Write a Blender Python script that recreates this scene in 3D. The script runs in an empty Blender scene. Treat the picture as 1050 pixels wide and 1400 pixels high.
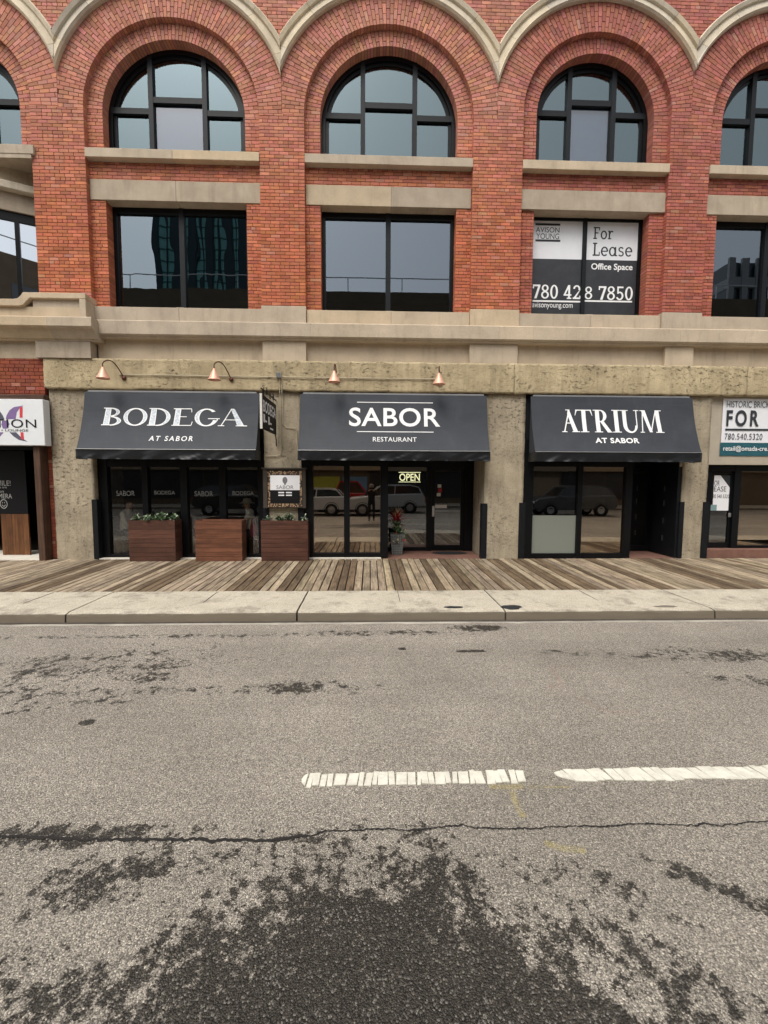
import bpy, bmesh, math, random
from mathutils import Vector, Matrix, noise
random.seed(7)
R = math.radians
PI = math.pi
scene = bpy.context.scene
COL = scene.collection

# ------------------------------------------------------------------ camera
F, YAW, PITCH, ROLL = 600.0, 0.03246, -0.07487, 0.004194
CAM = Vector((0.0, -10.0, 1.83))
fwd = Vector((math.sin(YAW)*math.cos(PITCH), math.cos(YAW)*math.cos(PITCH), math.sin(PITCH)))
rgt = Vector((math.cos(YAW), -math.sin(YAW), 0))
upv = rgt.cross(fwd)
r2 = rgt*math.cos(ROLL) + upv*math.sin(ROLL)
u2 = upv*math.cos(ROLL) - rgt*math.sin(ROLL)
cam_d = bpy.data.cameras.new('camera')
cam = bpy.data.objects.new('camera', cam_d)
COL.objects.link(cam)
m = Matrix((r2, u2, -fwd)).transposed().to_4x4()
m.translation = CAM
cam.matrix_world = m
cam_d.sensor_fit = 'VERTICAL'
cam_d.sensor_height = 36.0
cam_d.lens = F/1400*36.0
cam_d.clip_start = 0.05
cam_d.clip_end = 2000
scene.camera = cam

def ray(px, py):
    return r2*((px-525)/F) - u2*((py-700)/F) + fwd
def on_y(px, py, y):                 # pixel -> point on a plane parallel to the facade
    d = ray(px, py); t = (y-CAM.y)/d.y
    return CAM + d*t
def on_z(px, py, z=-0.17):           # pixel -> point on the ground
    d = ray(px, py); t = (z-CAM.z)/d.z
    return CAM + d*t
def to_px(p):
    v = Vector(p)-CAM; w = v.dot(fwd)
    return 525+F*v.dot(r2)/w, 700-F*v.dot(u2)/w

# ------------------------------------------------------------------ world, sun, exposure
SUN_EL, SUN_AZ = R(58), R(205)       # azimuth from +Y clockwise: behind the camera, a little left
w = bpy.data.worlds.new('World'); scene.world = w; w.use_nodes = True
nt = w.node_tree; nt.nodes.clear()
sky = nt.nodes.new('ShaderNodeTexSky'); sky.sky_type = 'NISHITA'; sky.sun_disc = False
sky.sun_elevation = SUN_EL; sky.sun_rotation = SUN_AZ
sky.air_density = 1.0; sky.dust_density = 4.0; sky.ozone_density = 1.0
hs = nt.nodes.new('ShaderNodeHueSaturation'); hs.inputs['Saturation'].default_value = 0.16
bgn = nt.nodes.new('ShaderNodeBackground'); bgn.inputs['Strength'].default_value = 0.15
wo = nt.nodes.new('ShaderNodeOutputWorld')
nt.links.new(sky.outputs[0], hs.inputs['Color']); nt.links.new(hs.outputs[0], bgn.inputs[0]); nt.links.new(bgn.outputs[0], wo.inputs[0])
sd = bpy.data.lights.new('sun', 'SUN'); sd.energy = 1.25; sd.angle = R(30); sd.color = (1.0, 0.94, 0.84)
sun = bpy.data.objects.new('sun', sd); COL.objects.link(sun)
sdir = Vector((math.sin(SUN_AZ)*math.cos(SUN_EL), math.cos(SUN_AZ)*math.cos(SUN_EL), math.sin(SUN_EL)))
sun.rotation_euler = sdir.to_track_quat('Z', 'Y').to_euler()
sun.location = (0, -10, 30)
vs = scene.view_settings
vs.view_transform = 'Standard'; vs.look = 'None'; vs.gamma = 1.0; vs.exposure = 0.58; vs.use_curve_mapping = False
scene.cycles.max_bounces = 8
scene.cycles.transparent_max_bounces = 12
scene.cycles.glossy_bounces = 4

# ------------------------------------------------------------------ materials
def srgb(r, g, b):
    f = lambda c: (c/255/12.92) if c/255 <= 0.04045 else ((c/255+0.055)/1.055)**2.4
    return (f(r), f(g), f(b))
MATS = {}
class NT:
    def __init__(s, name):
        s.m = bpy.data.materials.new(name); s.m.use_nodes = True
        s.t = s.m.node_tree; s.t.nodes.clear()
        s.out = s.n('ShaderNodeOutputMaterial')
        s.b = s.n('ShaderNodeBsdfPrincipled'); s.l(s.b.outputs[0], s.out.inputs['Surface'])
        MATS[name] = s.m
    def n(s, typ, **kw):
        nd = s.t.nodes.new(typ)
        for k, v in kw.items():
            if k in nd.inputs.keys() if hasattr(nd.inputs, 'keys') else False: nd.inputs[k].default_value = v
            else: setattr(nd, k, v)
        return nd
    def l(s, a, b): s.t.links.new(a, b)
    def coord(s, kind='Object'):
        return s.n('ShaderNodeTexCoord').outputs[kind]
    def mapping(s, vec, scale=(1, 1, 1), loc=(0, 0, 0), rot=(0, 0, 0)):
        mp = s.n('ShaderNodeMapping'); mp.inputs['Scale'].default_value = scale
        mp.inputs['Location'].default_value = loc; mp.inputs['Rotation'].default_value = rot
        s.l(vec, mp.inputs['Vector']); return mp.outputs[0]
    def noise(s, vec, scale, detail=4, rough=0.55, dist=0.0):
        nd = s.n('ShaderNodeTexNoise'); nd.inputs['Scale'].default_value = scale
        nd.inputs['Detail'].default_value = detail; nd.inputs['Roughness'].default_value = rough
        nd.inputs['Distortion'].default_value = dist
        s.l(vec, nd.inputs['Vector']); return nd.outputs['Fac']
    def ramp(s, fac, stops, interp='LINEAR'):
        r = s.n('ShaderNodeValToRGB'); r.color_ramp.interpolation = interp
        els = r.color_ramp.elements
        while len(els) < len(stops): els.new(0.5)
        for e, (p, c) in zip(els, stops):
            e.position = p
            e.color = (c, c, c, 1) if isinstance(c, (int, float)) else (*c, 1)
        s.l(fac, r.inputs[0]); return r.outputs[0]
    def mix(s, fac, a, b, mode='MIX'):
        nd = s.n('ShaderNodeMix', data_type='RGBA', blend_type=mode)
        for sock, v in ((nd.inputs[0], fac), (nd.inputs[6], a), (nd.inputs[7], b)):
            if isinstance(v, (int, float)): sock.default_value = v
            elif isinstance(v, tuple): sock.default_value = (*v, 1)
            else: s.l(v, sock)
        return nd.outputs[2]
    def math(s, op, a, b=None, c=None, clamp=False):
        nd = s.n('ShaderNodeMath', operation=op); nd.use_clamp = clamp
        for i, v in enumerate((a, b, c)):
            if v is None: continue
            if isinstance(v, (int, float)): nd.inputs[i].default_value = v
            else: s.l(v, nd.inputs[i])
        return nd.outputs[0]
    def bump(s, h, strength=0.3, dist=0.01, prev=None):
        nd = s.n('ShaderNodeBump'); nd.inputs['Strength'].default_value = strength; nd.inputs['Distance'].default_value = dist
        s.l(h, nd.inputs['Height'])
        if prev is not None: s.l(prev, nd.inputs['Normal'])
        return nd.outputs[0]
    def set(s, col=None, rough=None, normal=None, spec=None, metal=None, emis=None, estr=None):
        for key, v in (('Base Color', col), ('Roughness', rough), ('Normal', normal), ('Specular IOR Level', spec), ('Metallic', metal), ('Emission Color', emis), ('Emission Strength', estr)):
            if v is None: continue
            sk = s.b.inputs[key]
            if isinstance(v, tuple): sk.default_value = (*v, 1)
            elif isinstance(v, (int, float)): sk.default_value = v
            else: s.l(v, sk)
        return s.m

def plain(name, col, rough=0.6, metal=0.0, var=0.12, scale=6.0, bump=0.0, bscale=60.0, spec=0.4):
    k = NT(name); v = k.coord()
    c = col
    if var > 0:
        f = k.noise(v, scale, 5, 0.6)
        c = k.mix(k.ramp(f, [(0.25, 0.0), (0.75, 1.0)]), tuple(x*(1-var) for x in col), tuple(min(1, x*(1+var)) for x in col))
    nrm = k.bump(k.noise(v, bscale, 4), bump, 0.01) if bump > 0 else None
    k.set(c, rough, nrm, spec, metal); return k.m

def mat_brick(name, objcol):
    k = NT(name); v = k.coord('Object') if not objcol else k.n('ShaderNodeNewGeometry').outputs['Position']
    if objcol: base = k.n('ShaderNodeObjectInfo').outputs['Color']
    else:
        a = k.n('ShaderNodeAttribute'); a.attribute_name = 'bcol'; base = a.outputs['Color']
    f = k.noise(v, 45, 5, 0.65)
    c = k.mix(1.0, base, k.ramp(f, [(0.2, 0.66), (0.55, 1.0), (0.85, 1.25)]), 'MULTIPLY')
    g = k.noise(v, 0.9, 5, 0.65)
    c = k.mix(k.ramp(g, [(0.55, 0.0), (0.85, 0.24)]), c, (0.46, 0.31, 0.25))
    st = k.noise(k.mapping(v, (2.2, 2.2, 0.35)), 1.3, 5, 0.6)
    c = k.mix(k.ramp(st, [(0.50, 0.0), (0.80, 0.42)]), c, (0.15, 0.062, 0.045))
    k.set(c, 0.85, k.bump(k.noise(v, 120, 4, 0.7), 0.5, 0.006), 0.25); return k.m

def mat_stone(name, col, dark, scale=1.0, bump=0.35):
    k = NT(name); v = k.n('ShaderNodeNewGeometry').outputs['Position']
    f = k.noise(v, 1.7*scale, 7, 0.62)
    c = k.mix(k.ramp(f, [(0.3, 0.0), (0.72, 1.0)]), dark, col)
    s2 = k.noise(k.mapping(v, (5, 5, 0.8)), 1.5, 5, 0.6)     # rain streaks running down
    c = k.mix(k.ramp(s2, [(0.52, 0.0), (0.82, 0.4)]), c, tuple(x*0.5 for x in dark))
    f2 = k.noise(v, 70, 4, 0.7)
    c = k.mix(1.0, c, k.ramp(f2, [(0.25, 0.8), (0.75, 1.12)]), 'MULTIPLY')
    oi = k.n('ShaderNodeObjectInfo').outputs['Random']
    c = k.mix(1.0, c, k.ramp(oi, [(0.0, (0.87, 0.88, 0.92)), (0.5, (1, 1, 1)), (1.0, (1.07, 1.03, 0.95))]), 'MULTIPLY')
    k.set(c, 0.88, k.bump(f2, bump, 0.006), 0.2); return k.m

def mat_rough_concrete(name, col, dark, pits=0.5):
    k = NT(name); v = k.n('ShaderNodeNewGeometry').outputs['Position']
    f = k.noise(v, 1.3, 8, 0.65)
    c = k.mix(k.ramp(f, [(0.3, 0.0), (0.7, 1.0)]), dark, col)
    st = k.noise(k.mapping(v, (6, 6, 0.5)), 1.6, 5, 0.6)
    c = k.mix(k.ramp(st, [(0.48, 0.0), (0.78, 0.45)]), c, tuple(x*0.55 for x in dark))
    vo = k.n('ShaderNodeTexVoronoi'); vo.inputs['Scale'].default_value = 34
    k.l(k.mapping(v, (1, 1, 1.5)), vo.inputs['Vector'])
    patch = k.noise(v, 1.1, 4, 0.6)
    pm = k.math('MULTIPLY', k.ramp(vo.outputs['Distance'], [(0.10, 1.0), (0.30, 0.0)]), k.ramp(patch, [(0.42, 0.0), (0.62, pits)]))
    fine = k.noise(v, 38, 6, 0.75)
    spall = k.noise(k.mapping(v, (1, 1, 1.7)), 11, 7, 0.72, 0.3)
    pm3 = k.math('MULTIPLY', k.ramp(spall, [(0.34, 1.0), (0.45, 0.0)]), k.ramp(k.noise(v, 0.8, 5, 0.6), [(0.40, 0.15), (0.58, 1.0)]))
    pm2 = k.math('MULTIPLY', k.ramp(fine, [(0.30, 1.0), (0.42, 0.0)]), k.ramp(k.noise(v, 2.1, 4), [(0.4, 0.1), (0.6, 0.9)]))
    c = k.mix(pm, c, tuple(x*0.3 for x in dark))
    c = k.mix(pm2, c, tuple(x*0.4 for x in dark))
    c = k.mix(k.math('MULTIPLY', pm3, pits), c, tuple(x*0.33 for x in dark))
    c = k.mix(k.ramp(spall, [(0.60, 0.0), (0.72, 0.5)]), c, (0.66, 0.58, 0.42))
    c = k.mix(k.ramp(fine, [(0.58, 0.0), (0.75, 0.35)]), c, (0.62, 0.55, 0.42))
    h = k.math('SUBTRACT', k.noise(v, 30, 7, 0.7), k.math('ADD', k.math('ADD', pm, pm2), pm3))
    k.set(c, 0.92, k.bump(h, 0.8, 0.018), 0.15); return k.m

def mat_wood(name, light, dark, axis=1, scale=1.0, objcol=False, rough=0.75):
    k = NT(name); v0 = k.coord('Object')
    oi = k.n('ShaderNodeObjectInfo')
    off = k.n('ShaderNodeCombineXYZ')
    for i in range(3): k.l(k.math('MULTIPLY', oi.outputs['Random'], 37.0+i*11), off.inputs[i])
    va = k.n('ShaderNodeVectorMath', operation='ADD'); k.l(v0, va.inputs[0]); k.l(off.outputs[0], va.inputs[1])
    sc = [22*scale]*3; sc[axis] = 0.9*scale
    gr = k.noise(k.mapping(va.outputs[0], tuple(sc)), 2.0, 6, 0.62, 0.6)
    c = k.mix(k.ramp(gr, [(0.32, 0.0), (0.68, 1.0)]), dark, light)
    bl = k.noise(va.outputs[0], 2.6, 5, 0.65)
    c = k.mix(1.0, c, k.ramp(bl, [(0.25, 0.62), (0.6, 1.08)]), 'MULTIPLY')
    if name == 'deck_wood':      # damp, dirty lengths of board
        dm = k.noise(k.mapping(va.outputs[0], (5, 0.8, 5)), 1.6, 6, 0.7)
        c = k.mix(k.ramp(dm, [(0.50, 0.0), (0.60, 0.6)]), c, (0.085, 0.064, 0.044))
        kn = k.noise(va.outputs[0], 26, 3, 0.6); c = k.mix(k.ramp(kn, [(0.70, 0.0), (0.76, 0.8)]), c, (0.05, 0.035, 0.024))
    if objcol: c = k.mix(1.0, c, oi.outputs['Color'], 'MULTIPLY')
    k.set(c, rough, k.bump(gr, 0.35, 0.004), 0.3); return k.m

def mat_glass(name, refl=0.2, tint=(0.55, 0.58, 0.56), wave=0.0, wscale=1.2, gloss_col=(0.95, 0.97, 1.0)):
    k = NT(name); k.t.nodes.remove(k.b)
    tr = k.n('ShaderNodeBsdfTransparent'); tr.inputs[0].default_value = (*tint, 1)
    gl = k.n('ShaderNodeBsdfGlossy'); gl.inputs['Roughness'].default_value = 0.0; gl.inputs[0].default_value = (*gloss_col, 1)
    fr = k.n('ShaderNodeFresnel'); fr.inputs[0].default_value = 1.5
    fac = k.math('ADD', k.math('MULTIPLY', fr.outputs[0], 1-refl), refl-0.03, clamp=True)
    if wave > 0:
        v = k.n('ShaderNodeNewGeometry').outputs['Position']
        b = k.bump(k.noise(k.mapping(v, (1.6, 1, 0.5)), wscale, 1, 0.4), wave, 0.02); k.l(b, gl.inputs['Normal'])
    mx = k.n('ShaderNodeMixShader'); k.l(fac, mx.inputs[0]); k.l(tr.outputs[0], mx.inputs[1]); k.l(gl.outputs[0], mx.inputs[2])
    k.l(mx.outputs[0], k.out.inputs['Surface']); return k.m

def mat_emit(name, col, s):
    k = NT(name); k.set((0.02, 0.02, 0.02), 0.5, emis=col, estr=s); return k.m

M = MATS
mat_brick('brick', True); mat_brick('brick_mass', False)
plain('mortar', (0.105, 0.040, 0.028), 0.95, var=0.3, scale=9)
mat_stone('limestone', (0.60, 0.495, 0.37), (0.44, 0.36, 0.265))
mat_stone('hood_stone', (0.68, 0.60, 0.47), (0.48, 0.42, 0.33))
mat_stone('lintel_stone', (0.52, 0.43, 0.32), (0.39, 0.32, 0.235), 1.6)
mat_rough_concrete('beam_concrete', (0.58, 0.475, 0.30), (0.33, 0.265, 0.165), 1.0)
mat_rough_concrete('pier_concrete', (0.50, 0.425, 0.31), (0.28, 0.235, 0.17), 0.85)
plain('black_frame', (0.0045, 0.005, 0.006), 0.35, var=0.2, spec=0.2)
plain('black_metal', (0.008, 0.009, 0.011), 0.5, var=0.25, scale=20, bump=0.1, spec=0.2)
plain('window_frame_grey', (0.008, 0.0095, 0.012), 0.5, var=0.15, spec=0.2)
mat_glass('glass_upper', 0.155, (0.35, 0.38, 0.4), 0.05, 1.0, (0.74, 0.94, 1.0))
mat_glass('glass_blue', 0.17, (0.35, 0.38, 0.4), 0.05, 1.0, (0.76, 0.88, 1.0))
mat_glass('glass_splay', 0.55, (0.35, 0.38, 0.4), 0.05, 1.0, (0.88, 0.94, 1.0))
mat_glass('glass_wavy', 0.19, (0.35, 0.38, 0.4), 0.12, 1.5, (0.76, 0.90, 1.0))
mat_glass('glass_shop', 0.36, (0.55, 0.55, 0.52), 0.02, 0.8, (1.0, 0.85, 0.70))
mat_glass('glass_clear', 0.13, (0.95, 0.96, 0.93), 0.02, 0.8)
mat_glass('glass_door', 0.19, (0.5, 0.52, 0.5), 0.02, 0.8)
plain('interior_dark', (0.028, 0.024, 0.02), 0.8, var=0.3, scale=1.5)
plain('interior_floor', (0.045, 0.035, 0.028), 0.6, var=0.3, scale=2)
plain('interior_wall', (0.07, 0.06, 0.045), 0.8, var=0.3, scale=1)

# ------------------------------------------------------------------ mesh helpers
class MB:
    def __init__(s): s.v = []; s.f = []; s.mi = []
    def add(s, vs, fs, mi=0):
        o = len(s.v); s.v += [tuple(p) for p in vs]
        for f in fs: s.f.append(tuple(i+o for i in f)); s.mi.append(mi)
        return s
    def box(s, x0, x1, y0, y1, z0, z1, mi=0):
        vs = [(x0, y0, z0), (x1, y0, z0), (x1, y1, z0), (x0, y1, z0), (x0, y0, z1), (x1, y0, z1), (x1, y1, z1), (x0, y1, z1)]
        return s.add(vs, [(3, 2, 1, 0), (4, 5, 6, 7), (0, 1, 5, 4), (1, 2, 6, 5), (2, 3, 7, 6), (3, 0, 4, 7)], mi)
    def prism_y(s, poly, y0, y1, mi=0):          # polygon in x,z extruded along y
        n = len(poly)
        a = sum(poly[i][0]*poly[(i+1) % n][1]-poly[(i+1) % n][0]*poly[i][1] for i in range(n))
        if a < 0: poly = poly[::-1]
        vs = [(x, y0, z) for x, z in poly] + [(x, y1, z) for x, z in poly]
        fs = [tuple(range(n)), tuple(reversed(range(n, 2*n)))] + [(i, i+n, (i+1) % n+n, (i+1) % n) for i in range(n)]
        return s.add(vs, fs, mi)
    def prism_x(s, poly, x0, x1, mi=0):          # polygon in y,z extruded along x
        n = len(poly)
        a = sum(poly[i][0]*poly[(i+1) % n][1]-poly[(i+1) % n][0]*poly[i][1] for i in range(n))
        if a < 0: poly = poly[::-1]
        vs = [(x0, y, z) for y, z in poly] + [(x1, y, z) for y, z in poly]
        fs = [tuple(reversed(range(n))), tuple(range(n, 2*n))] + [(i, (i+1) % n, (i+1) % n+n, i+n) for i in range(n)]
        return s.add(vs, fs, mi)
    def prism_z(s, poly, z0, z1, mi=0):
        n = len(poly)
        a = sum(poly[i][0]*poly[(i+1) % n][1]-poly[(i+1) % n][0]*poly[i][1] for i in range(n))
        if a < 0: poly = poly[::-1]
        vs = [(x, y, z0) for x, y in poly] + [(x, y, z1) for x, y in poly]
        fs = [tuple(reversed(range(n))), tuple(range(n, 2*n))] + [(i, (i+1) % n, (i+1) % n+n, i+n) for i in range(n)]
        return s.add(vs, fs, mi)
    def tube(s, pts, r, seg=8, mi=0, cap=True):
        pts = [Vector(p) for p in pts]; rings = []
        rr = r if isinstance(r, (list, tuple)) else [r]*len(pts)
        up = Vector((0, 0, 1))
        for i, p in enumerate(pts):
            t = (pts[min(i+1, len(pts)-1)]-pts[max(i-1, 0)]).normalized()
            a = t.cross(up)
            if a.length < 0.05: a = t.cross(Vector((1, 0, 0)))
            a.normalize(); b = a.cross(t)
            rings.append([p+(a*math.cos(k*2*PI/seg)+b*math.sin(k*2*PI/seg))*rr[i] for k in range(seg)])
        vs = [q for rg in rings for q in rg]; fs = []
        for i in range(len(pts)-1):
            for k in range(seg):
                k2 = (k+1) % seg
                fs.append((i*seg+k, i*seg+k2, (i+1)*seg+k2, (i+1)*seg+k))
        if cap: fs += [tuple(reversed(range(seg))), tuple(range((len(pts)-1)*seg, len(pts)*seg))]
        return s.add(vs, fs, mi)
    def lathe(s, prof, seg=16, c=(0, 0, 0), axis='z', mi=0):
        n = len(prof); vs = []; fs = []
        for k in range(seg):
            a = 2*PI*k/seg
            for r, h in prof:
                if axis == 'z': vs.append((c[0]+r*math.cos(a), c[1]+r*math.sin(a), c[2]+h))
                elif axis == 'y': vs.append((c[0]+r*math.cos(a), c[1]+h, c[2]+r*math.sin(a)))
        for k in range(seg):
            for i in range(n-1):
                k2 = (k+1) % seg
                fs.append((k*n+i, k2*n+i, k2*n+i+1, k*n+i+1))
        return s.add(vs, fs, mi)
    def mesh(s, name, mats, smooth=False):
        me = bpy.data.meshes.new(name); me.from_pydata(s.v, [], s.f)
        for mm in (mats if isinstance(mats, (list, tuple)) else [mats]): me.materials.append(M[mm] if isinstance(mm, str) else mm)
        if len(me.materials) > 1: me.polygons.foreach_set('material_index', s.mi)
        if smooth:
            me.polygons.foreach_set('use_smooth', [True]*len(me.polygons))
        me.update(); return me
    def build(s, name, mats, parent=None, smooth=False, bevel=0.0, bseg=1):
        me = s.mesh(name, mats, smooth)
        if bevel > 0:
            bm = bmesh.new(); bm.from_mesh(me)
            bmesh.ops.bevel(bm, geom=bm.edges[:], offset=bevel, segments=bseg, affect='EDGES', clamp_overlap=True)
            bm.to_mesh(me); bm.free()
        return link(name, me, parent)
def wm(o):
    mm = Matrix.LocRotScale(o.location, o.rotation_euler, o.scale)
    return mm if o.parent is None else wm(o.parent) @ o.matrix_parent_inverse @ mm
def link(name, me, parent=None):                 # meshes are modelled in world coordinates
    o = bpy.data.objects.new(name, me); COL.objects.link(o)
    if parent is not None:
        o.parent = parent; o.matrix_parent_inverse = wm(parent).inverted()
    return o
def tag(o, label=None, cat=None, group=None, kind=None):
    if label: o['label'] = label
    if cat: o['category'] = cat
    if group: o['group'] = group
    if kind: o['kind'] = kind
    return o
def empty(name, label=None, cat=None, group=None, loc=(0, 0, 0), kind=None, parent=None):
    o = bpy.data.objects.new(name, None); COL.objects.link(o); o.location = loc; o.empty_display_size = 0.1
    if parent is not None: o.parent = parent
    return tag(o, label, cat, group, kind)
def nz(p, s=1.0): return noise.noise(Vector(p)*s)

def rough_box(x0, x1, y0, y1, z0, z1, cell=0.06, amp=0.006, ragged=0.0, fr=5.0):
    """box whose front, sides, top and bottom are gridded and pushed in and out by noise"""
    bm = bmesh.new()
    nx, nzc, ny = max(1, int((x1-x0)/cell)), max(1, int((z1-z0)/cell)), max(1, int((y1-y0)/cell))
    def grid(fn, na, nb, flip=False):
        vs = [[bm.verts.new(fn(i/na, j/nb)) for j in range(nb+1)] for i in range(na+1)]
        for i in range(na):
            for j in range(nb):
                q = (vs[i][j], vs[i+1][j], vs[i+1][j+1], vs[i][j+1])
                bm.faces.new(q[::-1] if flip else q)
    X = lambda u: x0+(x1-x0)*u
    Y = lambda u: y0+(y1-y0)*u
    Z = lambda u: z0+(z1-z0)*u
    grid(lambda a, b: (X(a), y0, Z(b)), nx, nzc)
    grid(lambda a, b: (x0, Y(a), Z(b)), ny, nzc, True)
    grid(lambda a, b: (x1, Y(a), Z(b)), ny, nzc)
    grid(lambda a, b: (X(a), Y(b), z0), nx, ny, True)
    grid(lambda a, b: (X(a), Y(b), z1), nx, ny)
    bmesh.ops.remove_doubles(bm, verts=bm.verts[:], dist=1e-5)
    for v in bm.verts:
        p = v.co.copy()
        n1 = nz(p, fr)*amp + nz(p+Vector((9, 3, 1)), fr*3.7)*amp*0.6
        v.co.y += n1
        if abs(p.z-z0) < 1e-4 and ragged > 0:
            v.co.z += (nz(p+Vector((3, 7, 2)), 2.3)+nz(p, 9.0)*0.7+nz(p, 23.0)*0.5)*ragged
        if abs(p.x-x0) < 1e-4 or abs(p.x-x1) < 1e-4: v.co.x += nz(p+Vector((5, 5, 5)), fr*1.6)*amp*1.6
        if abs(p.z-z1) < 1e-4: v.co.z += nz(p+Vector((1, 8, 5)), fr)*amp
    return bm
def bm_obj(bm, name, mat, parent=None, smooth=True):
    me = bpy.data.meshes.new(name); bm.to_mesh(me); bm.free(); me.materials.append(M[mat])
    me.polygons.foreach_set('use_smooth', [smooth]*len(me.polygons))
    return link(name, me, parent)

# ================================================================== GROUND
GZ = -0.17
def mat_asphalt():
    k = NT('asphalt'); v = k.coord('Object')
    vo = k.n('ShaderNodeTexVoronoi'); vo.inputs['Scale'].default_value = 130; k.l(v, vo.inputs['Vector'])
    vo2 = k.n('ShaderNodeTexVoronoi'); vo2.inputs['Scale'].default_value = 280; k.l(v, vo2.inputs['Vector'])
    sep = k.n('ShaderNodeSeparateColor'); k.l(vo.outputs['Color'], sep.inputs[0])
    sep2 = k.n('ShaderNodeSeparateColor'); k.l(vo2.outputs['Color'], sep2.inputs[0])
    dry = k.mix(k.ramp(k.noise(v, 0.9, 6, 0.6), [(0.3, 0.0), (0.7, 1.0)]), (0.30, 0.268, 0.224), (0.395, 0.355, 0.298))
    dry = k.mix(1.0, dry, k.ramp(sep.outputs[0], [(0.0, 0.60), (0.35, 0.93), (0.8, 1.08), (1.0, 1.65)]), 'MULTIPLY')
    dry = k.mix(1.0, dry, k.ramp(sep2.outputs[1], [(0.0, 0.6), (0.5, 1.0), (1.0, 1.45)]), 'MULTIPLY')
    dry = k.mix(1.0, dry, k.ramp(k.noise(k.mapping(v, (0.06, 0.9, 1)), 1.6, 5, 0.6), [(0.3, 0.86), (0.7, 1.10)]), 'MULTIPLY')   # wheel tracks
    gap = k.ramp(vo.outputs['Distance'], [(0.45, 0.0), (0.8, 0.7)])
    dry = k.mix(gap, dry, (0.07, 0.062, 0.055))
    wet = k.mix(1.0, dry, (0.135, 0.130, 0.122), 'MULTIPLY')
    wet = k.mix(k.ramp(sep.outputs[1], [(0.86, 0.0), (0.95, 0.6)]), wet, (0.26, 0.24, 0.21))
    # damp patches: ellipses on the ground with broken edges
    sx = k.n('ShaderNodeSeparateXYZ'); k.l(v, sx.inputs[0])
    n1 = k.noise(v, 2.6, 7, 0.68, 0.4); n2 = k.noise(v, 11.0, 6, 0.7)
    n3 = k.noise(v, 38.0, 5, 0.75)
    nn = k.math('ADD', k.math('MULTIPLY', k.math('SUBTRACT', n1, 0.5), 3.6), k.math('ADD', k.math('MULTIPLY', k.math('SUBTRACT', n2, 0.5), 4.6), k.math('MULTIPLY', k.math('SUBTRACT', n3, 0.5), 3.5)))
    blobs = []   # px centre, half sizes in metres, angle, how solid
    def B(px, py, rx, ry, ang=0, solid=1.0): 
        p = on_z(px, py); m_ = 1.9 if solid < 0.95 else 1.25; blobs.append((p.x, p.y, rx*m_, ry*m_, ang, solid-(0.42 if solid < 0.95 else 0.1)))
    B(500, 1440, 0.72, 0.60, 0.0, 1.5)
    B(490, 1290, 0.40, 0.26, 0.0, 1.3)
    B(700, 1420, 0.36, 0.26, -0.3, 1.3)
    B(250, 1400, 0.55, 0.12, 0.15, 0.94)
    B(40, 1385, 0.42, 0.16, 0.2, 0.94)
    B(160, 1200, 0.55, 0.10, 0.25, 0.74)
    B(240, 1300, 0.34, 0.15, 0.8, 0.85)
    B(60, 1145, 0.60, 0.055, 0.05, 0.9)
    B(395, 1145, 0.16, 0.03, 0.0, 0.7)
    B(870, 1300, 0.30, 0.12, -0.8, 0.94)
    B(850, 1220, 0.20, 0.07, -0.6, 0.78)
    B(985, 1215, 0.24, 0.05, -0.55, 0.75)
    B(930, 1370, 0.24, 0.09, -0.8, 0.9)
    B(40, 925, 1.4, 0.42, 0.25, 0.62)
    B(190, 945, 1.6, 0.07, 0.0, 0.68)
    B(425, 940, 0.35, 0.09, 0.0, 0.75)
    B(60, 965, 0.8, 0.12, 0.2, 0.55)
    B(900, 897, 0.9, 0.09, -0.12, 0.62)
    B(1010, 895, 0.7, 0.13, -0.15, 0.75)
    B(220, 870, 2.2, 0.05, 0.0, 0.6)
    B(655, 859, 0.28, 0.10, 0.0, 1.1)
    B(510, 865, 0.9, 0.06, 0.0, 0.7)
    B(1020, 930, 0.5, 0.10, -0.2, 0.5)
    B(212, 1015, 0.05, 0.04, 0, 0.3); B(120, 988, 0.055, 0.035, 0, 1.3)
    B(645, 890, 0.13, 0.035, 0, 1.3); B(760, 890, 0.14, 0.03, 0, 0.8); B(550, 887, 0.04, 0.03, 0, 1.0)
    total = None
    for (cx, cy, rx, ry, ang, solid) in blobs:
        dx = k.math('SUBTRACT', sx.outputs[0], cx); dy = k.math('SUBTRACT', sx.outputs[1], cy)
        ca, sa = math.cos(ang), math.sin(ang)
        u = k.math('ADD', k.math('MULTIPLY', dx, ca/rx), k.math('MULTIPLY', dy, sa/rx))
        q = k.math('ADD', k.math('MULTIPLY', dx, -sa/ry), k.math('MULTIPLY', dy, ca/ry))
        d = k.math('ADD', k.math('MULTIPLY', u, u), k.math('MULTIPLY', q, q))
        val = k.math('SUBTRACT', solid, d)
        total = val if total is None else k.math('MAXIMUM', total, val)
    total = k.math('MAXIMUM', total, -2.2)
    mask = k.ramp(k.math('ADD', total, nn), [(0.12, 0.0), (0.42, 1.0)])
    # sparse damp freckles everywhere
    fr = k.math('MULTIPLY', k.ramp(k.noise(v, 7.5, 5, 0.72), [(0.665, 0.0), (0.70, 0.8)]), k.ramp(k.noise(v, 0.7, 3), [(0.45, 0.0), (0.6, 1.0)]))
    mask = k.math('MAXIMUM', mask, fr)
    col = k.mix(mask, dry, wet)
    rough = k.math('SUBTRACT', 0.92, k.math('MULTIPLY', mask, 0.42))
    h = k.math('ADD', k.math('MULTIPLY', vo.outputs['Distance'], -1.0), k.math('MULTIPLY', k.noise(v, 140, 3), 0.6))
    k.set(col, rough, k.bump(h, 0.75, 0.010), 0.3); return k.m
mat_asphalt()
plain('soil_ground', (0.18, 0.16, 0.13), 0.95, var=0.2)
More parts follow.
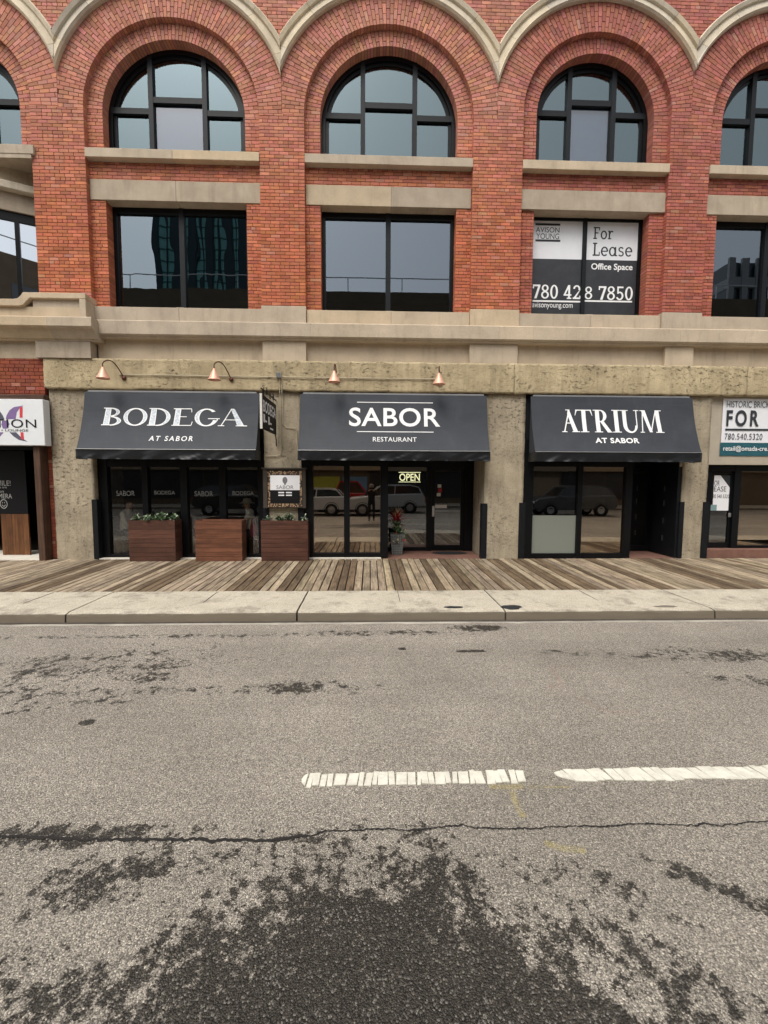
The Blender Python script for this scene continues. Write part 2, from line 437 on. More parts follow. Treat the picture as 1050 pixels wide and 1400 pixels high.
g = MB().box(-600, 600, -600, 600, -0.75, -0.62).build('ground', 'soil_ground'); tag(g, kind='structure')
road = MB().add([(-120, -18.5, GZ), (120, -18.5, GZ), (120, -3.955, GZ), (-120, -3.955, GZ), (-120, -18.5, -0.6), (120, -18.5, -0.6), (120, -3.955, -0.6), (-120, -3.955, -0.6)],
    [(0, 1, 2, 3), (0, 4, 5, 1), (2, 6, 7, 3)]).build('road', 'asphalt'); tag(road, kind='structure')
k = NT('pavement_concrete'); v = k.n('ShaderNodeNewGeometry').outputs['Position']
c = k.mix(k.ramp(k.noise(v, 1.6, 7, 0.65), [(0.3, 0.0), (0.7, 1.0)]), (0.43, 0.385, 0.305), (0.54, 0.49, 0.395))
vo = k.n('ShaderNodeTexVoronoi'); vo.inputs['Scale'].default_value = 120; k.l(v, vo.inputs['Vector'])
sp = k.n('ShaderNodeSeparateColor'); k.l(vo.outputs['Color'], sp.inputs[0])
c = k.mix(1.0, c, k.ramp(sp.outputs[0], [(0.0, 0.72), (0.5, 1.0), (1.0, 1.2)]), 'MULTIPLY')
c = k.mix(k.ramp(k.noise(v, 6.5, 5, 0.7), [(0.66, 0.0), (0.72, 0.7)]), c, (0.16, 0.14, 0.115))
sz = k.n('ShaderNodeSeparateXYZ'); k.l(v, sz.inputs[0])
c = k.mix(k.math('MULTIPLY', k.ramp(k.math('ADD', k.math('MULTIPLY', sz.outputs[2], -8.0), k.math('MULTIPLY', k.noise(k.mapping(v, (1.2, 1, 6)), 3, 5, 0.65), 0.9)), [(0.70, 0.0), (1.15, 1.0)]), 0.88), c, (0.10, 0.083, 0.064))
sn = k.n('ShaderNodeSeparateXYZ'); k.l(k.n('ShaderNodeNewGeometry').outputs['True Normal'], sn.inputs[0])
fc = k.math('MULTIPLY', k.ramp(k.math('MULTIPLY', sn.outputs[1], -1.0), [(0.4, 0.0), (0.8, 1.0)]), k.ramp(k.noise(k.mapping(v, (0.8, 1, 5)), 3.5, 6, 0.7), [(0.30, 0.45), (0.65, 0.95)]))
c = k.mix(fc, c, (0.19, 0.158, 0.118))          # kerb face darkened by its normal, mottled by noise
k.set(c, 0.9, k.bump(k.math('ADD', k.noise(v, 55, 5, 0.7), vo.outputs['Distance']), 0.35, 0.006), 0.2)

sidewalk = empty('sidewalk', kind='structure')
joints = [-16.6, -13.5, -10.4, -7.2, -4.18, -1.02, 1.93, 4.98, 8.05, 11.2, 14.3, 17.4]
for a, b in zip(joints[:-1], joints[1:]):
    bm = rough_box(a+0.012, b-0.012, -3.955, -2.785, -0.62, -0.03, 0.10, 0.004, 0.0, 3.0)
    for vv in bm.verts:                                   # rounded, chipped nose on the kerb
        if vv.co.z > -0.05 and vv.co.y < -3.93: vv.co.z -= 0.012+0.010*abs(nz(vv.co, 6.0)); vv.co.y += 0.010
        if vv.co.z > -0.05: vv.co.z += 0.002*nz(vv.co, 1.4)
        if vv.co.y > -2.80: vv.co.y = -2.785
    bm_obj(bm, 'slab', 'pavement_concrete', sidewalk, False)
plain('joint_dark', (0.05, 0.043, 0.036), 0.95)
plain('tar', (0.022, 0.024, 0.028), 0.55, var=0.3)
for (px, ) in ((290,), (545,), (806,), (60,)):            # tooled score lines half-way along the slabs
    p = on_z(px, 815, -0.03)
    MB().box(p.x-0.004, p.x+0.004, -3.45, -2.83, -0.032, -0.0255).build('score_line', 'joint_dark', sidewalk)
def flat_blob(name, px, py, rx, ry, z, mat, parent, n=22, seed=0, thick=0.003, jag=0.35):
    p = on_z(px, py, z); rr = random.Random(seed); pl = []
    for i in range(n):
        a = 2*PI*i/n; q = 1+jag*nz((math.cos(a)*2+seed, math.sin(a)*2, seed*1.7))
        pl.append((p.x+rx*q*math.cos(a), p.y+ry*q*math.sin(a)))
    return MB().prism_z(pl, z-0.001, z+thick, 0).build(name, mat, parent)
for i, (px, py, rx, ry) in enumerate(((620, 830, 0.145, 0.045), (699, 830, 0.15, 0.10))):
    flat_blob('tar_patch', px, py, rx, ry, -0.026, 'tar', sidewalk, seed=i+3)
flat_blob('damp_stain', 910, 829, 0.17, 0.05, -0.027, plain('damp_concrete', (0.17, 0.15, 0.12), 0.7), sidewalk, seed=9, thick=0.002)
# gutter lip
plain('gutter', (0.40, 0.365, 0.31), 0.9, var=0.3, scale=3, bump=0.3)
gut = MB()
xs = [-17+i*0.12 for i in range(284)]
for i in range(len(xs)-1):
    e0 = -4.07+0.03*nz((xs[i], 0, 0), 2.2)+0.02*nz((xs[i], 4, 0), 9); e1 = -4.07+0.03*nz((xs[i+1], 0, 0), 2.2)+0.02*nz((xs[i+1], 4, 0), 9)
    gut.add([(xs[i], e0, GZ+0.004), (xs[i+1], e1, GZ+0.004), (xs[i+1], -4.0, GZ+0.006), (xs[i], -4.0, GZ+0.006)], [(0, 1, 2, 3)])
gut.build('gutter_strip', 'gutter', road)
dark_line = MB()  # ragged dark line along the kerb base
for a, b in zip(xs[:-1], xs[1:]):
    e0, e1 = (-4.005+0.022*nz((q, 9, 0), 1.7)+0.012*nz((q, 3, 0), 8) for q in (a, b))
    dark_line.add([(a, e0, GZ+0.009), (b, e1, GZ+0.009), (b, -3.952, GZ+0.012), (a, -3.952, GZ+0.012)], [(0, 1, 2, 3)])
dark_line.build('gutter_dark_line', plain('dark_line', (0.07, 0.058, 0.046), 0.95, var=0.4, scale=8), road)

# crack, utility paint
plain('crack', (0.018, 0.016, 0.015), 0.9, var=0.2)
ck = MB(); pts = []
cl = [(-1200, 1150), (-900, 1143), (-600, 1150), (-300, 1140), (-30, 1142), (60, 1146), (150, 1149), (230, 1148), (300, 1149), (360, 1150), (400, 1146), (450, 1137), (520, 1134), (560, 1136), (600, 1132), (628, 1128), (660, 1133), (720, 1134), (780, 1130), (840, 1130), (880, 1126), (930, 1129), (990, 1128), (1050, 1123), (1090, 1122), (1300, 1126), (1550, 1117), (1800, 1121), (2100, 1112)]
for i in range(len(cl)-1):
    nj = max(26, int(abs(cl[i+1][0]-cl[i][0])/3))
    for j in range(nj):
        t = j/nj; px = cl[i][0]+(cl[i+1][0]-cl[i][0])*t; py = cl[i][1]+(cl[i+1][1]-cl[i][1])*t
        p = on_z(px, py); p.y += 0.016*nz((p.x, 0, 3), 11)+0.012*nz((p.x, 0, 3), 34)+0.006*nz((p.x, 5, 3), 90)
        wd = 0.0025+0.006*abs(nz((p.x, 7, 0), 5))+0.008*abs(nz((p.x, 7, 0), 33))+(0.005 if px < 420 else 0)
        pts.append((p.x, p.y, wd))
for a, b in zip(pts[:-1], pts[1:]):
    z = GZ+0.004
    ck.add([(a[0], a[1]-a[2], z), (b[0], b[1]-b[2], z), (b[0], b[1]+b[2], z), (a[0], a[1]+a[2], z)], [(0, 1, 2, 3)])
ck.build('crack', 'crack', road)
def mat_fade(name, col, amt):
    k = NT(name); v = k.coord('Object')
    al = k.ramp(k.noise(v, 45, 6, 0.75), [(0.5-amt*0.25, 0.0), (0.68, amt)])
    k.set(col, 0.85); k.l(al, k.b.inputs['Alpha']); return k.m
mat_fade('yellow_spray', (0.62, 0.52, 0.16), 0.46); mat_fade('pink_spray', (0.60, 0.34, 0.28), 0.42)
def spray(pxs, wd, mat):
    mb = MB(); P = [on_z(a, b) for a, b in pxs]
    for a, b in zip(P[:-1], P[1:]):
        d = (b-a); n = Vector((-d.y, d.x, 0)).normalized()*wd
        z = GZ+0.003
        mb.add([(a-n)[:2]+(z,), (b-n)[:2]+(z,), (b+n)[:2]+(z,), (a+n)[:2]+(z,)], [(0, 1, 2, 3)])
    mb.build('paint_mark', mat, road)
spray([(668, 1076), (700, 1077), (716, 1075)], 0.022, 'yellow_spray'); spray([(722, 1076), (780, 1077)], 0.010, 'yellow_spray')
spray([(700, 1082), (706, 1100), (716, 1118)], 0.02, 'yellow_spray'); spray([(745, 1153), (770, 1161), (800, 1163)], 0.022, 'yellow_spray')
spray([(785, 911), (752, 912), (768, 934), (745, 941), (775, 940)], 0.012, 'pink_spray'); spray([(792, 953), (812, 966), (835, 974), (872, 974)], 0.012, 'pink_spray')

# lane dashes: thick cracked paint, every slanted scale of paint its own piece
k = NT('road_paint'); v = k.coord('Object')
c = k.mix(k.ramp(k.noise(v, 14, 6, 0.7), [(0.3, 0.0), (0.6, 1.0)]), (0.55, 0.52, 0.44), (0.72, 0.70, 0.60))
c = k.mix(k.ramp(k.noise(v, 60, 5, 0.75), [(0.68, 0.0), (0.76, 0.7)]), c, (0.25, 0.23, 0.2))
c = k.mix(k.ramp(k.noise(v, 9, 5, 0.7), [(0.55, 0.0), (0.75, 0.45)]), c, (0.40, 0.36, 0.29))
k.set(c, 0.7, k.bump(k.noise(v, 90, 4), 0.3, 0.004))
def dash(x0, x1, label, slant, seed):
    rr = random.Random(seed)
    d = empty('lane_marking', label, 'road marking', 'white lane dashes on the road', ((x0+x1)/2, -7.21, GZ))
    x = x0; first = True
    while x < x1:
        wd = rr.uniform(0.035, 0.085); xe = min(x+wd, x1)
        ya, yb = -7.275+rr.uniform(-0.010, 0.014), -7.148+rr.uniform(-0.012, 0.006)
        s = slant+rr.uniform(-0.012, 0.012)
        gp = rr.uniform(0.0015, 0.0055)
        pl = [(x+gp, ya), (xe-gp, ya+rr.uniform(-0.003, 0.003)), (xe-gp+s*0.4, (ya+yb)/2), (xe-gp+s, yb), (x+gp+s, yb+rr.uniform(-0.003, 0.003)), (x+gp+s*0.6, (ya+yb)/2)]
        if first: pl[0] = (x+0.012, ya+0.03); pl[4] = (x+s+0.015, yb-0.02)
        first = False
        MB().prism_z(pl, GZ+0.001, GZ+0.0055+rr.uniform(0, 0.002)).build('paint_scale', 'road_paint', d)
        x = xe
    return d
def gx(px, py): return on_z(px, py).x
dash(gx(411, 1066), gx(716, 1062), 'white cracked paint dash in the middle of the road, left of the gap', 0.012, 1)
dash(gx(765, 1061), gx(1050, 1056)+0.9, 'white cracked paint dash running out of the frame on the right', -0.03, 2)

# ------------------------------------------------------------------ boardwalk
mat_wood('deck_wood', (0.42, 0.345, 0.245), (0.20, 0.155, 0.108), 1, 1.0, True, 0.85)
plain('nail', (0.03, 0.022, 0.016), 0.7, var=0)
plain('deck_under', (0.02, 0.016, 0.012), 0.95, var=0)
boardwalk = empty('boardwalk', kind='structure')
MB().box(-11, 12, -2.775, 0.0, -0.6, -0.075).build('joist_bed', 'deck_under', boardwalk)
PW, PG, PT = 0.123, 0.0195, 0.045
mb = MB(); L0, L1 = -2.78, -0.005
slope = 0.0107
def dz(y): return slope*y
hw = PW/2
vs = []
for (x, zz) in ((-hw, -PT), (hw, -PT), (hw, -0.004), (hw-0.005, 0), (-hw+0.005, 0), (-hw, -0.004)):
    vs += [(x, L0, zz+dz(L0)), (x, L1, zz+dz(L1))]
n = 6
mb.add(vs, [tuple(i*2 for i in range(n)), tuple(reversed([i*2+1 for i in range(n)]))] + [(i*2, i*2+1, ((i+1) % n)*2+1, ((i+1) % n)*2) for i in range(n)])
for y in (-2.68, -2.1, -1.5, -0.9, -0.3):
    for x in (-0.038, 0.036):
        q = [(x+0.0055*math.cos(a*PI/3), y+0.0055*math.sin(a*PI/3), dz(y)+0.0012) for a in range(6)]
        mb.add(q, [tuple(range(6))], 1)
pm = mb.mesh('plank', ['deck_wood', 'nail'])
bm = bmesh.new(); bm.from_mesh(pm); bmesh.ops.recalc_face_normals(bm, faces=[f for f in bm.faces if f.material_index == 0]); bm.to_mesh(pm); bm.free()
dark_px = [(457, 480), (548, 562), (596, 609), (730, 748), (768, 784), (906, 924), (1000, 1030), (0, 26), (46, 58), (150, 158), (182, 200), (330, 350), (381, 394), (640, 648), (690, 697), (850, 858)]
dark_x = [(on_z(a, 806, -0.03).x, on_z(b, 806, -0.03).x) for a, b in dark_px]
x = -10.6; rr = random.Random(3)
while x < 11.4:
    o = link('plank', pm, boardwalk)
    o.location = (x, 0, rr.uniform(-0.003, 0.002)); o.rotation_euler = (0, rr.uniform(-0.006, 0.006), rr.uniform(-0.0012, 0.0012))
    if any(a-0.03 < x < b+0.03 for a, b in dark_x): q_ = rr.uniform(0.36, 0.55); cc = (q_, q_*0.86, q_*0.74)
    else:
        u = rr.random(); b_ = rr.uniform(0.78, 1.22)
        cc = (0.52, 0.45, 0.39) if u < 0.13 else ((b_*1.12, b_*1.10, b_*1.08) if u < 0.3 else (b_, b_*rr.uniform(0.95, 1.0), b_*rr.uniform(0.90, 1.0)))
    o.color = (*cc, 1)
    x += PW+PG+rr.uniform(-0.003, 0.003)

# ================================================================== BRICK BUILDING
bld = empty('brick_building', 'old red brick commercial block with arched windows above a concrete ground floor', 'building')
# bays: centre x, springline z, ring radius (pier face to pier face / 2), opening radius, hood centre, hood radius
BAYS = [(-8.62, 9.66, 1.535, 1.22, (-9.05, 9.36), 2.72),
        (-4.195, 9.56, 1.826, 1.50, (-4.20, 9.57), 2.415),
        (0.407, 9.59, 1.82, 1.495, (0.402, 9.55), 2.44),
        (4.95, 9.78, 1.635, 1.31, (4.952, 9.73), 2.275),
        (9.21, 9.73, 1.725, 1.40, (9.05, 9.76), 2.22)]
PIERS = [(-7.12, -6.02), (-2.37, -1.415), (2.23, 3.315), (6.58, 7.485)]
MIDS = [-6.53, -1.885, 2.74, 7.02]
REC, GLZ = 0.12, 0.37        # recessed brick plane, glazing plane
ZT = 12.9
CH, BL, JT = 0.071, 0.205, 0.0095
bricks = []                  # (poly, yfront, yback, rgb)
br = random.Random(11)
def brick_rgb(x, z, old=False):
    u = br.random()
    t = min(1, max(0, (z-7.2)/3.0))
    base = Vector((0.50, 0.160, 0.082)).lerp(Vector((0.50, 0.215, 0.150)), t)
    tr = min(1, max(0, (x-2.9)/0.7)); base = base.lerp(Vector((0.40, 0.125, 0.085)).lerp(Vector((0.41, 0.150, 0.112)), t), tr)
    if old: base = Vector((0.27, 0.072, 0.042))
    if u < 0.14: q = br.uniform(0.70, 0.85)
    elif u > 0.88: q = br.uniform(1.14, 1.3)
    else: q = br.uniform(0.86, 1.12)
    c = base*q
    if br.random() < 0.045: c = c.lerp(Vector((0.55, 0.33, 0.24)), 0.35)
    return (c.x, c.y*br.uniform(0.9, 1.1), c.z*br.uniform(0.85, 1.15))
def clip(poly, nx_, nz_, d):      # keep nx*x+nz*z <= d
    out = []
    for i in range(len(poly)):
        p, q = poly[i], poly[(i+1) % len(poly)]
        a, b = nx_*p[0]+nz_*p[1]-d, nx_*q[0]+nz_*q[1]-d
        if a <= 0: out.append(p)
        if (a < 0 < b) or (b < 0 < a):
            t = a/(a-b); out.append((p[0]+(q[0]-p[0])*t, p[1]+(q[1]-p[1])*t))
    return out
def area(poly): return abs(sum(poly[i][0]*poly[(i+1) % len(poly)][1]-poly[(i+1) % len(poly)][0]*poly[i][1] for i in range(len(poly))))/2
def put(poly, yf, yb, old=False):
    if len(poly) < 3 or area(poly) < 0.0012: return
    cx = sum(p[0] for p in poly)/len(poly); cz = sum(p[1] for p in poly)/len(poly)
    bricks.append((poly, yf+br.uniform(-0.0022, 0.0022), yb, brick_rgb(cx, cz, old)))
def bond(x0, x1, z0, z1, yf, yb, keep=None, old=False, ch=CH):
    i0 = int(math.floor((z0-5.55)/ch)); i = i0
    while True:
        za = 5.55+i*ch; zb = za+ch-JT
        if za > z1-0.015: break
        a, b = max(za, z0), min(zb, z1)
        if b-a > 0.02:
            off = (0.5 if i % 2 else 0.0)*BL + (0.06 if i % 6 == 0 else 0)
            bl = BL if i % 6 else BL*0.52
            j = math.floor((x0-off)/bl)
            while j*bl+off < x1:
                xa, xb = max(j*bl+off, x0), min(j*bl+off+bl-JT, x1)
                if xb-x0 < 0.05: j += 1; continue                 # no slivers at the corners
                if x1-xa < 0.05: break
                if (j-1)*bl+off+bl-JT-x0 < 0.05: xa = x0
                if x1-xb < 0.06: xb = x1
                if xb-xa > 0.022:
                    cx, cz = (xa+xb)/2, (a+b)/2
                    if keep is None or keep(cx, cz): put([(xa, a), (xb, a), (xb, b), (xa, b)], yf, yb, old)
                j += 1
        i += 1
def fan(cx, cz, r0, r1, yf, yb, xl=None, xr=None, thick=0.069):
    n = int(PI*r0/thick); da = PI/n
    for i in range(n):
        a0, a1 = i*da, (i+1)*da
        st = (0.5 if i % 2 else 0.0)*BL
        r = r0-st
        while r < r1:
            ra, rb = max(r, r0), min(r+BL-JT, r1)
            if rb-ra > 0.03:
                rm = (ra+rb)/2; g = JT/2/rm
                poly = [(cx+q*math.cos(t), cz+q*math.sin(t)) for q, t in ((ra, a0+g), (rb, a0+g), (rb, a1-g), (ra, a1-g))]
                if xl is not None: poly = clip(poly, -1, 0, -(xl+0.003))
                if xr is not None and len(poly) > 2: poly = clip(poly, 1, 0, xr-0.003)
                put(poly, yf, yb)
            r += BL
# piers
for i, (a, b) in enumerate(PIERS):
    zl, zr = BAYS[i][1], BAYS[i+1][1]
    zm = min(zl, zr)
    bond(a, b, 5.57, zm, 0, 0.14)
    if zr > zm: bond(MIDS[i]+0.003, b, zm, zr, 0, 0.14)
    if zl > zm: bond(a, MIDS[i]-0.003, zm, zl, 0, 0.14)
# arch rings and recessed rings, jambs, spandrel bands
bounds = [-11.5]+MIDS+[12.0]
for i, (cx, cz, R1, R0, hc, HR) in enumerate(BAYS):
    rmax = HR+0.12+abs(hc[0]-cx)*0.9
    fan(cx, cz, R1, rmax, 0, 0.14, bounds[i], bounds[i+1])
    fan(cx, cz, R0, R1+0.03, REC, GLZ-0.005)
    xl, xr = cx-R1, cx+R1
    for (a, b) in ((xl-0.02, cx-R0), (cx+R0, xr+0.02)):
        bond(a, b, 8.74, cz, REC, GLZ-0.005)
        if i: bond(a, b, 5.56, 7.79, REC, GLZ-0.005)
    if i: bond(xl-0.02, xr+0.02, 8.215, 8.575, REC, GLZ-0.005)
# drop fan bricks outside the hood line, keep the flat spandrel bond above the hoods
def in_any(x, z, extra):
    return any(math.hypot(x-h[0], z-h[1]) < hr+extra for (_, _, _, _, h, hr) in BAYS)
keepb = []
for p in bricks:
    cx_ = sum(q[0] for q in p[0])/len(p[0]); cz_ = sum(q[1] for q in p[0])/len(p[0])
    if cz_ > 10.45 and p[1] < 0.06 and not in_any(cx_, cz_, 0.11): continue
    keepb.append(p)
bricks[:] = keepb
bond(-10.5, 11.2, 10.42, ZT-0.1, 0, 0.10, keep=lambda x, z: not in_any(x, z, 0.12))
# old brick panel over the shop at the left edge
bond(-10.5, -7.085, 3.62, 4.40, -0.03, 0.10, None, True, 0.079)
bond(-7.16, -7.03, 0.0, 3.36, 0.06, 0.3, None, True, 0.079)
# the 300 that show largest become parts of their own, the rest one mass
def shown(p):
    pl, yf = p[0], p[1]
    q = [to_px((x, yf, z)) for x, z in pl]
    if any(u < 0 or u > 1050 or t < 0 or t > 1400 for u, t in q): return 0
    return area(q)
order = sorted(range(len(bricks)), key=lambda i: -shown(bricks[i]))
solo = set(order[:300])
def brick_mesh(mb, p, big):
    pl, yf, yb, rgb = p
    n = len(pl)
    if sum(pl[i][0]*pl[(i+1) % n][1]-pl[(i+1) % n][0]*pl[i][1] for i in range(n)) < 0: pl = pl[::-1]
    cx = sum(q[0] for q in pl)/n; cz = sum(q[1] for q in pl)/n
    e = 0.0028                                     # worn arris
    ins = []
    for x, z in pl:
        d = math.hypot(x-cx, z-cz); ins.append((x+(cx-x)/d*e*1.6, z+(cz-z)/d*e*1.6))
    vs = [(x, yf, z) for x, z in ins]+[(x, yf+e, z) for x, z in pl]+[(x, yb, z) for x, z in pl]
    fs = [tuple(range(n))]
    for i in range(n):
        j = (i+1) % n
        fs += [(i, i+n, j+n, j), (i+n, i+2*n, j+2*n, j+n)]
    mb.add(vs, fs)
mass = MB(); cols = []
for i, p in enumerate(bricks):
    if i in solo:
        mb = MB(); brick_mesh(mb, p, True)
        o = mb.build('brick', 'brick', bld); o.color = (*p[3], 1)
    else:
        n0 = len(mass.v); brick_mesh(mass, p, False); cols += [(*p[3], 1.0)]*(len(mass.v)-n0)
me = mass.mesh('brickwork', 'brick_mass')
at = me.color_attributes.new('bcol', 'FLOAT_COLOR', 'POINT')
at.data.foreach_set('color', [c for q in cols for c in q])
tag(link('brickwork', me, bld), kind='stuff')
NB = len(bricks)

# mortar behind the bricks
mo = MB()
for i, (a, b) in enumerate(PIERS):
    mo.box(a+0.008, b-0.008, 0.011, 0.16, 5.57, min(BAYS[i][1], BAYS[i+1][1])+0.3)
for i, (cx, cz, R1, R0, hc, HR) in enumerate(BAYS):
    n = 72
    for yy, ra, fullr in ((0.011, R1+0.008, None), (REC+0.011, R0+0.008, R1+0.2)):
        pr = []
        for k_ in range(n+1):
            t = PI*k_/n; co, si = math.cos(t), math.sin(t)
            if fullr: ro = fullr
            else:
                ro = 99
                if co > 1e-6: ro = min(ro, (bounds[i+1]-cx)/co)
                if co < -1e-6: ro = min(ro, (bounds[i]-cx)/co)
                if si > 1e-6: ro = min(ro, (ZT-cz)/si)
            pr.append(((cx+ra*co, yy, cz+ra*si), (cx+ro*co, yy, cz+ro*si)))
        for k_ in range(n):
            mo.add([pr[k_][0], pr[k_][1], pr[k_+1][1], pr[k_+1][0]], [(3, 2, 1, 0)])
            a_, b_ = pr[k_][0], pr[k_+1][0]            # soffit
            mo.add([a_, b_, (b_[0], GLZ, b_[2]), (a_[0], GLZ, a_[2])], [(0, 1, 2, 3)])
    for (a, b) in ((cx-R1-0.02, cx-R0-0.008), (cx+R0+0.008, cx+R1+0.02)):
        mo.box(a, b, REC+0.011, GLZ, 8.7, cz)
        if i: mo.box(a, b, REC+0.011, GLZ, 5.5, 7.85)
    if i: mo.box(cx-R1, cx+R1, REC+0.011, GLZ, 8.1, 8.7)
for i in range(4):      # corner fillers where neighbouring springlines differ
    pass
mo.box(-10.5, -7.10, -0.019, 0.1, 3.62, 4.40); mo.box(-7.155, -7.035, 0.075, 0.3, 0.0, 3.4)
mo.build('mortar', 'mortar', bld)

# stone sills, lintels, window bands
def blocks(parent, name, x0, x1, cuts, y0, y1, z0, z1, mat, bev=0.006):
    xs_ = [x0]+[c for c in cuts if x0 < c < x1]+[x1]
    for a, b in zip(xs_[:-1], xs_[1:]):
        o = MB().box(a+0.002, b-0.002, y0, y1, z0, z1).build(name, mat, parent, bevel=bev)
for i, (cx, cz, R1, R0, hc, HR) in enumerate(BAYS):
    xl, xr = cx-R1, cx+R1
    cut = cx+(0.05 if i != 1 else 0.0)
    if i == 0: xr += 0.05
    blocks(bld, 'sill', xl+0.004, xr-0.004, [cut] if i in (0, 1) else [], -0.03 if i else -0.06, GLZ+0.02, 8.58, 8.765, 'limestone')
    if i: blocks(bld, 'lintel', xl+0.004, xr-0.004, [cut] if i in (1, 2) else [], REC-0.02-0.03*(i == 3), GLZ+0.03, 7.795, 8.215, 'lintel_stone')
# hood moulds: wedge-shaped stones, moulded in section
def hood_seg(cx, cz, r, a0, a1, xl, xr, parent):
    prof = [(0.0, 0.0), (0.0, -0.075), (0.035, -0.11), (0.055, -0.085), (0.19, -0.055), (0.205, -0.10), (0.275, -0.125), (0.30, -0.10), (0.30, 0.0)]
    n = max(2, int((a1-a0)/0.045)); mb = MB(); rows = []
    for i in range(n+1):
        t = a0+(a1-a0)*i/n; rows.append([(cx+(r+q)*math.cos(t), y, cz+(r+q)*math.sin(t)) for q, y in prof])
    m_ = len(prof)
    vs = [p for rw in rows for p in rw]; fs = []
    for i in range(n):
        for j in range(m_-1): fs.append((i*m_+j, i*m_+j+1, (i+1)*m_+j+1, (i+1)*m_+j))
    fs += [tuple(range(m_)), tuple(reversed(range(n*m_, (n+1)*m_)))]
    mb.add(vs, fs)
    me_ = mb.mesh('hood_stone', 'hood_stone')
    bm_ = bmesh.new(); bm_.from_mesh(me_)
    for sgn, xx in ((-1, xl), (1, xr)):
        bmesh.ops.bisect_plane(bm_, geom=bm_.verts[:]+bm_.edges[:]+bm_.faces[:], plane_co=(xx-sgn*0.0015, 0, 0), plane_no=(sgn, 0, 0), clear_outer=True)
    if len(bm_.faces) < 3: bm_.free(); bpy.data.meshes.remove(me_); return
    bmesh.ops.recalc_face_normals(bm_, faces=bm_.faces[:])
    bm_.to_mesh(me_); bm_.free(); me_.update(); link('hood_stone', me_, parent)
tips = [-6.52, -1.885, 2.73, 7.02]
hb = [-12.5]+tips+[12.5]
for i, (cx, cz, R1, R0, hc, HR) in enumerate(BAYS):
    hood = empty('hood_mould', parent=bld)
    step = 0.36 if i in (1, 2) else 0.40
    a = 0.10
    while a < PI-0.1:
        b = min(a+step, PI-0.1); hood_seg(hc[0], hc[1], HR, a+0.0012, b-0.0012, hb[i], hb[i+1], hood); a = b
    if i in (0, 3): pass

# stone band under the windows, moulded ledge, frieze
band = empty('stone_band', parent=bld)
for i, (a, b) in enumerate(PIERS):
    if i == 0: continue
    blocks(band, 'pier_base', a-0.01, b+0.01, [], -0.025, 0.16, 5.235, 5.60, 'limestone')
prev = -6.02
for i, (a, b) in enumerate(PIERS[1:]+[(11.0, 11.5)]):
    mid = BAYS[i+1][0]
    blocks(band, 'sill_block', prev+0.012, a-0.012, [mid+(0.02 if i != 1 else 0.06)], 0.03, GLZ+0.05, 5.235, 5.545, 'limestone')
    MB().box(mid-0.06, mid+0.10, 0.10, 0.3, 5.5452, 5.575).build('sill_block', 'limestone', band, bevel=0.004)
    prev = b
ledge = empty('stone_ledge', parent=bld)
for a, b in zip([-5.96, -4.2, -1.3, 2.85, 3.62, 6.95, 9.4], [-4.2, -1.3, 2.85, 3.62, 6.95, 9.4, 11.4]):
    pr = [(0.2, 5.232), (-0.095, 5.222), (-0.12, 5.20), (-0.12, 4.93), (-0.10, 4.905), (-0.07, 4.90), (-0.05, 4.86), (0.2, 4.86)]
    MB().prism_x(pr, a+0.0015, b-0.0015).build('ledge_stone', 'limestone', ledge)
frieze = empty('frieze', parent=bld)
MB().box(-5.98, 11.4, 0.10, 0.30, 4.41, 4.862).build('frieze_panel', 'limestone', frieze)
for a, b in ((-2.37, -1.415), (2.23, 3.315), (6.70, 7.36)):
    MB().box(a, b, 0.0, 0.102, 4.40, 4.859).build('frieze_block', 'limestone', frieze, bevel=0.005)

# pedestal under the left pier with its scrolled coping, and its ledge
ped = empty('pedestal', parent=bld)
PXR = -5.985
MB().box(-10.5, PXR-0.012, -0.20, 0.2, 5.205, 5.43).build('pedestal_block', 'limestone', ped)
cop = [(-10.5, 5.42), (-7.36, 5.42), (-7.27, 5.44), (-7.20, 5.52), (-7.13, 5.585), (PXR, 5.585), (PXR, 5.70), (-7.27, 5.70), (-7.31, 5.64), (-7.38, 5.575), (-7.48, 5.56), (-10.5, 5.56)]
MB().prism_y(cop, -0.265, 0.2).build('coping', 'limestone', ped, bevel=0.008)
MB().box(-7.12, PXR-0.02, -0.195, 0.2, 5.40, 5.60).build('pedestal_block', 'limestone', ped)
MB().box(-6.12, PXR-0.004, -0.262, 0.15, 5.203, 5.584).build('pedestal_end', 'limestone', ped, bevel=0.006)
for a, b in ((-10.5, -6.75), (-6.75, -5.83)):
    pr = [(0.2, 5.20), (-0.34, 5.19), (-0.36, 5.17), (-0.36, 5.00), (-0.33, 4.97), (-0.27, 4.955), (-0.22, 4.88), (-0.16, 4.80), (-0.12, 4.79), (-0.12, 4.76), (0.2, 4.76)]
    MB().prism_x(pr, a+0.0015, b-0.0015).build('ledge_stone', 'limestone', ped)
MB().box(-7.18, -6.02, -0.11, 0.2, 4.405, 4.757).build('frieze_block', 'lintel_stone', ped, bevel=0.006)
MB().box(-10.5, -7.182, -0.02, 0.2, 4.405, 4.757).build('frieze_panel', 'lintel_stone', ped)

